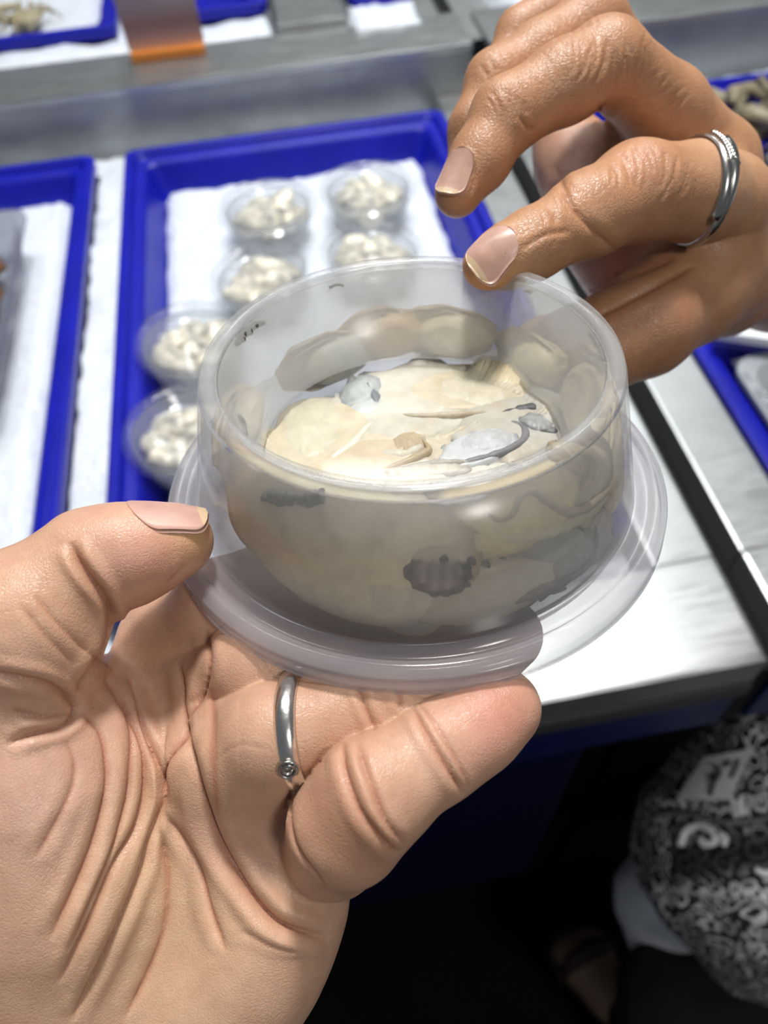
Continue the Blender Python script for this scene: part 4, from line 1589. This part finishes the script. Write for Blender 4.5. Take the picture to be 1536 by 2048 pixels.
# little twisted setting on the palm side
g = cp(588, 1545, 0.1205) - CR_
g -= axr * g.dot(axr)
g /= np.linalg.norm(g)
pt = CR_ + g * (r1 + 0.0016)
pts = []
bb = np.cross(axr, g)
for i in range(40):
    t = i / 39 * 3.2 * 2 * PI
    rr = 0.0006 + 0.0011 * i / 39
    pts.append(to_world(pt + (axr * math.cos(t) + bb * math.sin(t)) * rr + g * (0.0006 * math.sin(t * 0.5))))
Vv, Qq = tube(pts, 0.00028, 6)
keep(obj('setting', Vv, Qq, M_SILVER_D, smooth=True), ring)
tag(ring, 'plain silver band with a small knot on the ring finger under the lid', 'ring')

# ---------------- the other person's hand reaching in over the rim
RH = Hand()
K = 0.010
add_palm(RH, [(1446, 400, 0.193, 88), (1436, 520, 0.214, 95), (1450, 565, 0.235, 98)], K)
add_palm(RH, [(1424, 330, 0.207, 85), (1440, 470, 0.232, 100)], K)
add_palm(RH, [(1340, 300, 0.222, 70), (1430, 490, 0.246, 95)], K)
add_palm(RH, [(1260, 320, 0.238, 65), (1400, 510, 0.252, 95)], K)
add_palm(RH, [(1105, 200, 0.252, 58), (1148, 330, 0.246, 64), (1185, 440, 0.242, 75), (1270, 530, 0.240, 90), (1420, 560, 0.244, 95)], K)     # palm heel seen between the fingers
add_palm(RH, [(1440, 550, 0.245, 95), (1560, 558, 0.272, 92), (1900, 640, 0.350, 110)], K)    # wrist and forearm
# thumb, reaching down behind the tub
tb = RH.chain([kp(1430, 520, 0.215, 105), kp(1375, 580, 0.203, 105), kp(1285, 650, 0.192, 98), kp(1190, 695, 0.189, 88), kp(1090, 700, 0.190, 68)])
RH.fingers.append((tb, 0.005, 0.010))
fi = RH.chain([kp(1446, 405, 0.193, 88), kp(1390, 385, 0.184, 92), kp(1275, 384, 0.174, 93), kp(1180, 428, 0.168, 80), kp(1060, 492, 0.1625, 66), kp(1010, 516, 0.1610, 57), kp(972, 531, 0.1600, 47)])
RH.fingers.append((fi, 0.003, 0.003))
mi = RH.chain([kp(1424, 330, 0.207, 84), kp(1330, 220, 0.192, 80), kp(1215, 122, 0.178, 76), kp(1130, 165, 0.176, 74), kp(1012, 232, 0.174, 68), kp(960, 320, 0.173, 57), kp(915, 388, 0.172, 46)])
RH.fingers.append((mi, 0.003, 0.004))
ri = RH.chain([kp(1330, 260, 0.218, 75), kp(1185, 48, 0.192, 66), kp(1085, 110, 0.190, 62), kp(992, 165, 0.188, 58), kp(950, 260, 0.187, 50), kp(935, 330, 0.187, 42)])
RH.fingers.append((ri, 0.003, 0.003))
pi_ = RH.chain([kp(1290, 230, 0.232, 65), kp(1160, 10, 0.208, 52), kp(1090, 40, 0.206, 50), kp(1040, 66, 0.205, 44), kp(1000, 150, 0.204, 40), kp(990, 200, 0.204, 34)])
RH.fingers.append((pi_, 0.003, 0.003))
V, Q = RH.mesh(0.00042, (np.array([-1.0, -1.0, -1.0]), np.array([cp(1680, 500, 0.26)[0], 1.0, 1.0])))
V = relax(V, Q, 2)
NV = v_normals(V, Q)
CR2 = []
rk = random.Random(3)


def wrinkles(a, b, half, n, dep, wid, bend=0.25):
    """short cross folds over a knuckle between pixels a and b"""
    a, b = np.array(a, float), np.array(b, float)
    d = (b - a) / np.linalg.norm(b - a)
    p = np.array([-d[1], d[0]])
    for i in range(n):
        c = a + (b - a) * (i + 0.5 + rk.uniform(-0.3, 0.3)) / n + p * rk.uniform(-0.25, 0.25) * half
        h = half * rk.uniform(0.45, 1.0)
        s = rk.uniform(-bend, bend)
        CR2.append(([tuple(c - p * h + d * h * s), tuple(c + d * h * 0.12), tuple(c + p * h + d * h * -s)], dep * rk.uniform(0.6, 1.1), wid * rk.uniform(0.8, 1.2), dep * 0.25))


wrinkles((1215, 345), (1330, 330), 45, 9, 0.30, 0.34)
wrinkles((1330, 370), (1385, 380), 60, 9, 0.20, 0.30)
wrinkles((1065, 445), (1150, 410), 32, 6, 0.24, 0.32)
wrinkles((1150, 400), (1220, 370), 35, 5, 0.12, 0.3)
wrinkles((1140, 110), (1290, 130), 55, 14, 0.32, 0.34)
wrinkles((980, 215), (1050, 175), 35, 6, 0.24, 0.34)
wrinkles((1060, 170), (1140, 120), 38, 8, 0.14, 0.3)
wrinkles((1110, 90), (1190, 30), 30, 8, 0.2, 0.36)
wrinkles((960, 150), (1030, 110), 22, 4, 0.2, 0.36)
wrinkles((1290, 150), (1350, 220), 50, 7, 0.2, 0.36)
CR2 += [([(1068, 262), (1052, 250), (1040, 232)], 0.6, 0.4, 0.2), ([(1040, 500), (1090, 470), (1140, 462)], 0.3, 0.4, 0.15), ([(1170, 245), (1205, 215), (1215, 205)], 0.6, 0.5, 0.2),
        ([(1180, 640), (1280, 590), (1390, 530)], 0.8, 0.8, 0.3), ([(1160, 590), (1240, 560), (1350, 520)], 0.5, 0.8, 0.3), ([(1110, 330), (1150, 420), (1230, 500)], 0.5, 0.7, 0.2)]
# nail folds
CR2 += [([(952, 500), (986, 462), (1016, 466), (1026, 490), (1008, 532), (985, 550)], 0.22, 0.3, 0.2), ([(893, 345), (914, 312), (936, 312), (945, 337), (945, 366), (938, 398)], 0.22, 0.3, 0.2)]
V, mask = carve(V, NV, CR2)
base = np.tile(np.array([0.45, 0.240, 0.128]), (len(V), 1))
base = blobs(V, base, [
    (960, 545, 0.158, 60, (0.58, 0.24, 0.08), 0.8), (905, 410, 0.17, 60, (0.52, 0.26, 0.14), 0.6), (1000, 500, 0.158, 70, (0.54, 0.32, 0.17), 0.5),
    (1200, 540, 0.225, 130, (0.55, 0.22, 0.15), 0.9), (1120, 330, 0.23, 110, (0.60, 0.36, 0.30), 0.9), (1430, 350, 0.18, 120, (0.56, 0.34, 0.20), 0.6),
    (1270, 330, 0.165, 60, (0.55, 0.28, 0.17), 0.5), (1260, 480, 0.17, 60, (0.40, 0.18, 0.10), 0.4), (1330, 640, 0.18, 170, (0.40, 0.19, 0.11), 0.5)])
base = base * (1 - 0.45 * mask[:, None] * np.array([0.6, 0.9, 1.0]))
rperson = empty('person', (0.42, 0.10, 0.0))
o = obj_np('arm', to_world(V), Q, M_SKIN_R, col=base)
keep(o, rperson)
nail('finger_nail', rperson, RH, cp(984, 503, 0.1560), cp(928, 538, 0.1555) - cp(1022, 478, 0.1580), np.array([-0.15, 0.62, 0.76]), 0.0106, 0.0086, M_NAIL, M_NAIL_TIP)
nail('finger_nail', rperson, RH, cp(912, 353, 0.1690), cp(888, 408, 0.1680) - cp(931, 316, 0.1700), np.array([-0.50, 0.05, 0.85]), 0.0106, 0.0076, M_NAIL, M_NAIL_TIP)
tag(rperson, 'person in black trousers reaching a ringed hand over the tub rim', 'person')

# feather ring on the fore finger
b0, s0 = kp(1446, 405, 0.193, 88)
b1, s1 = kp(1390, 385, 0.184, 92)
b2, s2 = kp(1275, 384, 0.174, 93)
ax2 = (b2 - b1) / np.linalg.norm(b2 - b1)
C2 = b1 + ax2 * 0.0005
ax2 = ax2 + np.array([0.0, 0.12, -0.25])
ax2 /= np.linalg.norm(ax2)
fr = empty('feather_ring', to_world(C2))
up2 = cp(1425, 330, 0.165) - C2
up2 -= ax2 * up2.dot(ax2)
up2 /= np.linalg.norm(up2)
sd2 = np.cross(ax2, up2)
R2 = s1 + 0.0005
# open band ending in two overlapping tips
for sgn, nm in ((1, 'band'), (-1, 'band')):
    pts, rad = [], []
    for i in range(40):
        t = (-0.25 + 1.3 * i / 39) * PI * sgn
        lift = 0.0016 * max(0, 1 - i / 14)
        pts.append(to_world(C2 + (up2 * math.cos(t) + sd2 * math.sin(t)) * (R2 + lift * 0.4) + ax2 * sgn * lift * 1.2))
        rad.append(0.0016 - 0.0008 * abs(i / 39 - 0.1) if i < 38 else 0.0004)
    Vv, Qq = tube(pts, rad, 9)
    keep(obj(nm, Vv, Qq, M_SILVER_D, smooth=True), fr)
# feather barbs
for i in range(11):
    f = i / 10
    for sgn in (-1, 1):
        t0 = (0.10 + 0.22 * f) * PI
        q0 = C2 + (up2 * math.cos(t0) + sd2 * math.sin(t0)) * (R2 + 0.0018)
        t1 = (0.06 + 0.24 * f) * PI
        q1 = C2 + (up2 * math.cos(t1) + sd2 * math.sin(t1)) * (R2 + 0.0012) - ax2 * 0.0026 * (1 - 0.5 * f) * (1 if sgn > 0 else -0.35)
        Vv, Qq = tube([to_world(q0), to_world((q0 + q1) / 2 + up2 * 0.0003), to_world(q1)], [0.0005, 0.0004, 0.0002], 6)
        keep(obj('barb', Vv, Qq, M_SILVER, smooth=True), fr)
tag(fr, 'silver feather wrap ring on the fore finger of the reaching hand', 'ring')

# ------------------------------------------------------------------ the other person's clothes, foot and bag
def hit_px(H, px, py, d0, d1, n=400):
    """depth where the pixel's ray meets an implicit body"""
    ds = np.linspace(d0, d1, n)
    P = ray(px, py)[None] * ds[:, None]
    v = H.sdf(P)
    k = np.where(v < 0)[0]
    return ds[k[0]] if len(k) else None


def body(name, chains, res, mat, k, parent=None, col=None, lump=None):
    H = Hand()
    for c in chains:
        add_palm(H, c, k)
    V, Q = H.mesh(res)
    V = relax(V, Q, 1)
    if lump:
        NV = v_normals(V, Q)
        f, a = lump
        V = V + NV * np.array([a * mnoise.noise(Vector(tuple(p * f))) + 0.4 * a * mnoise.noise(Vector(tuple(p * f * 2.6))) for p in V])[:, None]
    cc = None
    if col is not None:
        cc = col(V)
    o = obj_np(name, to_world(V), Q, mat, col=cc)
    if parent is not None:
        keep(o, parent)
    return o, H


# paisley like print: white loops and dots on black
m, nt, bs, out = new_mat('paisley_cloth')
tc = N(nt, 'ShaderNodeTexCoord')
nz = N(nt, 'ShaderNodeTexNoise')
nz.inputs['Scale'].default_value = 38
nt.links.new(tc.outputs['Object'], nz.inputs['Vector'])
ad = N(nt, 'ShaderNodeVectorMath', operation='MULTIPLY_ADD')
ad.inputs[1].default_value = (0.022, 0.022, 0.022)
nt.links.new(nz.outputs['Color'], ad.inputs[0])
nt.links.new(tc.outputs['Object'], ad.inputs[2])
vo = N(nt, 'ShaderNodeTexVoronoi', feature='F1')
vo.inputs['Scale'].default_value = 85
nt.links.new(ad.outputs[0], vo.inputs['Vector'])
ml = N(nt, 'ShaderNodeMath', operation='MULTIPLY')
ml.inputs[1].default_value = 17.0
nt.links.new(vo.outputs['Distance'], ml.inputs[0])
sn = N(nt, 'ShaderNodeMath', operation='SINE')
nt.links.new(ml.outputs[0], sn.inputs[0])
vo2 = N(nt, 'ShaderNodeTexVoronoi', feature='F1')
vo2.inputs['Scale'].default_value = 210
nt.links.new(ad.outputs[0], vo2.inputs['Vector'])
mr = N(nt, 'ShaderNodeMapRange')
mr.inputs[1].default_value = 0.5
mr.inputs[2].default_value = 0.25
nt.links.new(vo2.outputs['Distance'], mr.inputs[0])
mxx = N(nt, 'ShaderNodeMath', operation='MULTIPLY_ADD')
mxx.inputs[1].default_value = 0.6
nt.links.new(mr.outputs[0], mxx.inputs[0])
nt.links.new(sn.outputs[0], mxx.inputs[2])
rp = ramp(nt, mxx.outputs[0], [(0.25, (0.02, 0.02, 0.022)), (0.75, (0.85, 0.85, 0.85))])
at = N(nt, 'ShaderNodeAttribute', attribute_name='tint')
mx = N(nt, 'ShaderNodeMix', data_type='RGBA', blend_type='MULTIPLY')
mx.inputs[0].default_value = 1.0
nt.links.new(rp.outputs[0], mx.inputs[6])
nt.links.new(at.outputs['Color'], mx.inputs[7])
nt.links.new(mx.outputs[2], bs.inputs['Base Color'])
bs.inputs['Roughness'].default_value = 0.75
M_PAIS = m

bag = empty('shoulder_bag', to_world(cp(1480, 1880, 0.68)))
tag(bag, 'black and white paisley print shoulder bag with a white patch', 'bag')


def bag_col(V):
    p = pixels(V)
    c = np.ones((len(V), 3))
    # plain black pocket band across the middle
    yb = 1700 + (p[:, 0] - 1400) * -0.15
    band_ = np.exp(-((p[:, 1] - yb - 20) / 55.0) ** 4) * (p[:, 0] > 1340)
    c *= (1 - 0.93 * band_)[:, None]
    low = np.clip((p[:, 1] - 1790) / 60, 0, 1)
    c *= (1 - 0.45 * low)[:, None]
    return c


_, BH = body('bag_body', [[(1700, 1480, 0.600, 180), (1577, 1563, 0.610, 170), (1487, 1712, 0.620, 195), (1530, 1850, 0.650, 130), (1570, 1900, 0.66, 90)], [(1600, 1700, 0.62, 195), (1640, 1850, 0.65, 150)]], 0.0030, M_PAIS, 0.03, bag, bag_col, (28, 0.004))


def on_bag(x, y, off):
    d = hit_px(BH, x, y, 0.45, 0.75)
    return None if d is None else to_world(cp(x, y, d - off))


def bag_sheet(name, quad, n, mat, off, parent):
    """a small printed patch lying on the bag"""
    q = [np.array(p, float) for p in quad]
    V, Fq = [], []
    for layer in (0, 1):
        for j in range(n + 1):
            for i in range(n + 1):
                u, v = i / n, j / n
                p = (q[0] * (1 - u) + q[1] * u) * (1 - v) + (q[3] * (1 - u) + q[2] * u) * v
                w_ = on_bag(p[0], p[1], off - layer * 0.002)
                V.append(w_ if w_ is not None else to_world(cp(p[0], p[1], 0.53)))
    m_ = (n + 1) ** 2
    for layer in (0, 1):
        for j in range(n):
            for i in range(n):
                a = layer * m_ + j * (n + 1) + i
                f = (a, a + 1, a + n + 2, a + n + 1)
                Fq.append(f if layer else f[::-1])
    o = obj(name, V, Fq, mat, smooth=True)
    return keep(o, parent)


M_PATCH = simple('white_patch', (0.9, 0.92, 0.92), 0.6)
M_INK = simple('dark_print', (0.05, 0.06, 0.07), 0.6)
patch = bag_sheet('patch', [(1405, 1515), (1504, 1497), (1462, 1600), (1352, 1600)], 8, M_PATCH, 0.0085, bag)
for k_, pl in enumerate(([(1422, 1590), (1428, 1565), (1440, 1545), (1432, 1532)], [(1448, 1532), (1460, 1524)], [(1462, 1556), (1474, 1532), (1478, 1520)], [(1420, 1558), (1430, 1548)])):
    pts = [on_bag(x, y, 0.0090) for x, y in spline(pl, 4)]
    pts = [p for p in pts if p is not None]
    if len(pts) > 2:
        V, Q = tube(pts, 0.0016 if k_ != 2 else 0.0010, 6)
        o = obj('print', V, Q, M_INK, smooth=True)
        o.parent = patch
        o.matrix_parent_inverse = (bag.matrix_basis @ patch.matrix_basis).inverted()

# piping and zip
M_PIPE = simple('grey_piping', (0.38, 0.36, 0.35), 0.6)
for nm, pl, r_, mt in (('piping', [(1338, 1778), (1380, 1785), (1440, 1797), (1500, 1802), (1560, 1812), (1640, 1820)], 0.0014, M_PIPE), ('zip', [(1302, 1640), (1340, 1626), (1400, 1632), (1460, 1645), (1540, 1635), (1640, 1610)], 0.0022, simple('zip_grey', (0.16, 0.16, 0.16), 0.5)),
                       ('swirl', [(1360, 1690), (1372, 1660), (1400, 1650), (1425, 1664), (1430, 1682), (1408, 1688), (1400, 1676)], 0.0030, M_PATCH), ('swirl', [(1434, 1668), (1450, 1676), (1444, 1690)], 0.0030, M_PATCH),
                       ('swirl', [(1510, 1738), (1525, 1746), (1545, 1744), (1560, 1730)], 0.0022, M_PATCH)):
    pts = [on_bag(x, y, 0.003 + r_ * 0.3) for x, y in spline(pl, 8)]
    pts = [p for p in pts if p is not None]
    if len(pts) > 2:
        V, Q = tube(pts, r_, 8)
        keep(obj(nm, V, Q, mt, smooth=True), bag)


def bag_text(txt, x0, y0, size, slope, mat):
    cu = bpy.data.curves.new('lettering', 'FONT')
    cu.body = txt
    cu.size = 1.0
    cu.offset = 0.02
    tmp = bpy.data.objects.new('tmp', cu)
    COL.objects.link(tmp)
    bpy.context.view_layer.update()
    me = bpy.data.meshes.new_from_object(tmp.evaluated_get(bpy.context.evaluated_depsgraph_get()))
    bpy.data.objects.remove(tmp)
    bpy.data.curves.remove(cu)
    for v in me.vertices:
        x, y = x0 + v.co.x * size, y0 - v.co.y * size * 1.15 + v.co.x * size * slope
        p = on_bag(x, y, 0.0075)
        v.co = Vector(p if p is not None else to_world(cp(x, y, 0.53)))
    o = link('lettering', me, mat)
    md = o.modifiers.new('thick', 'SOLIDIFY')
    md.thickness = 0.0006
    return keep(o, bag)


M_LET = simple('pale_print', (0.75, 0.76, 0.76), 0.7)
bag_text('MIO', 1455, 1626, 46, -0.06, M_LET)
bag_text('UVO', 1458, 1793, 32, 0.12, M_LET)

# clothes
M_SHIRT = simple('pale_cloth', (0.80, 0.82, 0.88), 0.8, var=(30, 0.12))
M_TROU = simple('black_cloth', (0.004, 0.004, 0.0045), 0.9)
body('shirt', [[(1308, 1782, 0.84, 76), (1345, 1850, 0.85, 82), (1440, 1860, 0.86, 70)], [(1420, 1700, 0.84, 120), (1600, 1600, 0.86, 200)]], 0.0040, M_SHIRT, 0.03, rperson, None, (18, 0.006))
body('trousers', [[(1340, 2008, 0.80, 95), (1330, 2050, 1.02, 92), (1310, 2080, 1.15, 75)], [(1340, 2008, 0.80, 95), (1650, 1990, 0.80, 130)]], 0.0045, M_TROU, 0.03, rperson, None, (14, 0.008))
# foot in a sandal, on the floor
M_FOOT = vcol_mat('foot_skin', rough=0.55)


def foot_pt(px, py, z):
    r = ROT @ ray(px, py)
    return (z - CAM_H) / r[2]


FT = [[(1300, 2040, foot_pt(1300, 2040, 0.05), 58), (1225, 1985, foot_pt(1225, 1985, 0.045), 50), (1168, 1925, foot_pt(1168, 1925, 0.036), 46)], [(1168, 1925, foot_pt(1168, 1925, 0.034), 44), (1190, 1905, foot_pt(1190, 1905, 0.034), 38)]]
for x, y, r_ in ((1128, 1905, 20), (1140, 1890, 16), (1156, 1880, 15), (1172, 1874, 14), (1190, 1872, 12)):
    FT.append([(1168 + (x - 1150) * 0.4, 1920, foot_pt(1165, 1920, 0.032), 26), (x, y, foot_pt(x, y, 0.026), r_)])
body('foot', FT, 0.0022, M_FOOT, 0.010, rperson, lambda V: np.tile(np.array([0.30, 0.19, 0.14]), (len(V), 1)))
sandal = empty('sandal', to_world(cp(1200, 1960, foot_pt(1200, 1960, 0.0))))
ol = [(1098, 1905), (1112, 1872), (1150, 1856), (1195, 1856), (1222, 1880), (1250, 1940), (1330, 2010), (1350, 2060), (1310, 2110), (1240, 2075), (1165, 2000), (1112, 1945)]
top = [on_z(x, y, 0.016) for x, y in spline(ol + [ol[0]], 12)[:-1]]
nn = len(top)
Vs = [tuple(p) for p in top] + [(p[0], p[1], 0.001) for p in top]
Fs = [tuple(range(nn)), tuple(range(nn, 2 * nn))[::-1]] + [(i, i + nn, (i + 1) % nn + nn, (i + 1) % nn) for i in range(nn)]
keep(obj('sole', Vs, Fs, simple('sandal_sole', (0.05, 0.03, 0.032), 0.7)), sandal)
pts = [to_world(cp(x, y, foot_pt(x, y, z))) for x, y, z in ((1122, 1955, 0.018), (1145, 1925, 0.062), (1175, 1900, 0.082), (1205, 1892, 0.068), (1225, 1890, 0.018))]
V, Q = tube(pts, [0.010, 0.013, 0.014, 0.013, 0.010], 10)
keep(obj('strap', V, Q, simple('maroon_strap', (0.045, 0.016, 0.02), 0.6), smooth=True), sandal)
tag(sandal, 'dark maroon sandal on the foot beside the counter', 'sandal')

# forearms run on outside the picture
tint_l = lambda V: np.tile(np.array([0.58, 0.355, 0.245]), (len(V), 1))
tint_r = lambda V: np.tile(np.array([0.45, 0.240, 0.128]), (len(V), 1))
body('forearm', [[(190, 2230, 0.157, 195), (60, 2700, 0.190, 205), (-500, 4200, 0.300, 230)], [(90, 2250, 0.155, 200), (60, 2700, 0.190, 205)]], 0.0016, M_SKIN_L, 0.02, lhand, tint_l)
body('forearm', [[(1610, 572, 0.284, 92), (1900, 650, 0.350, 108), (2600, 900, 0.520, 120)]], 0.0016, M_SKIN_R, 0.02, rperson, tint_r)
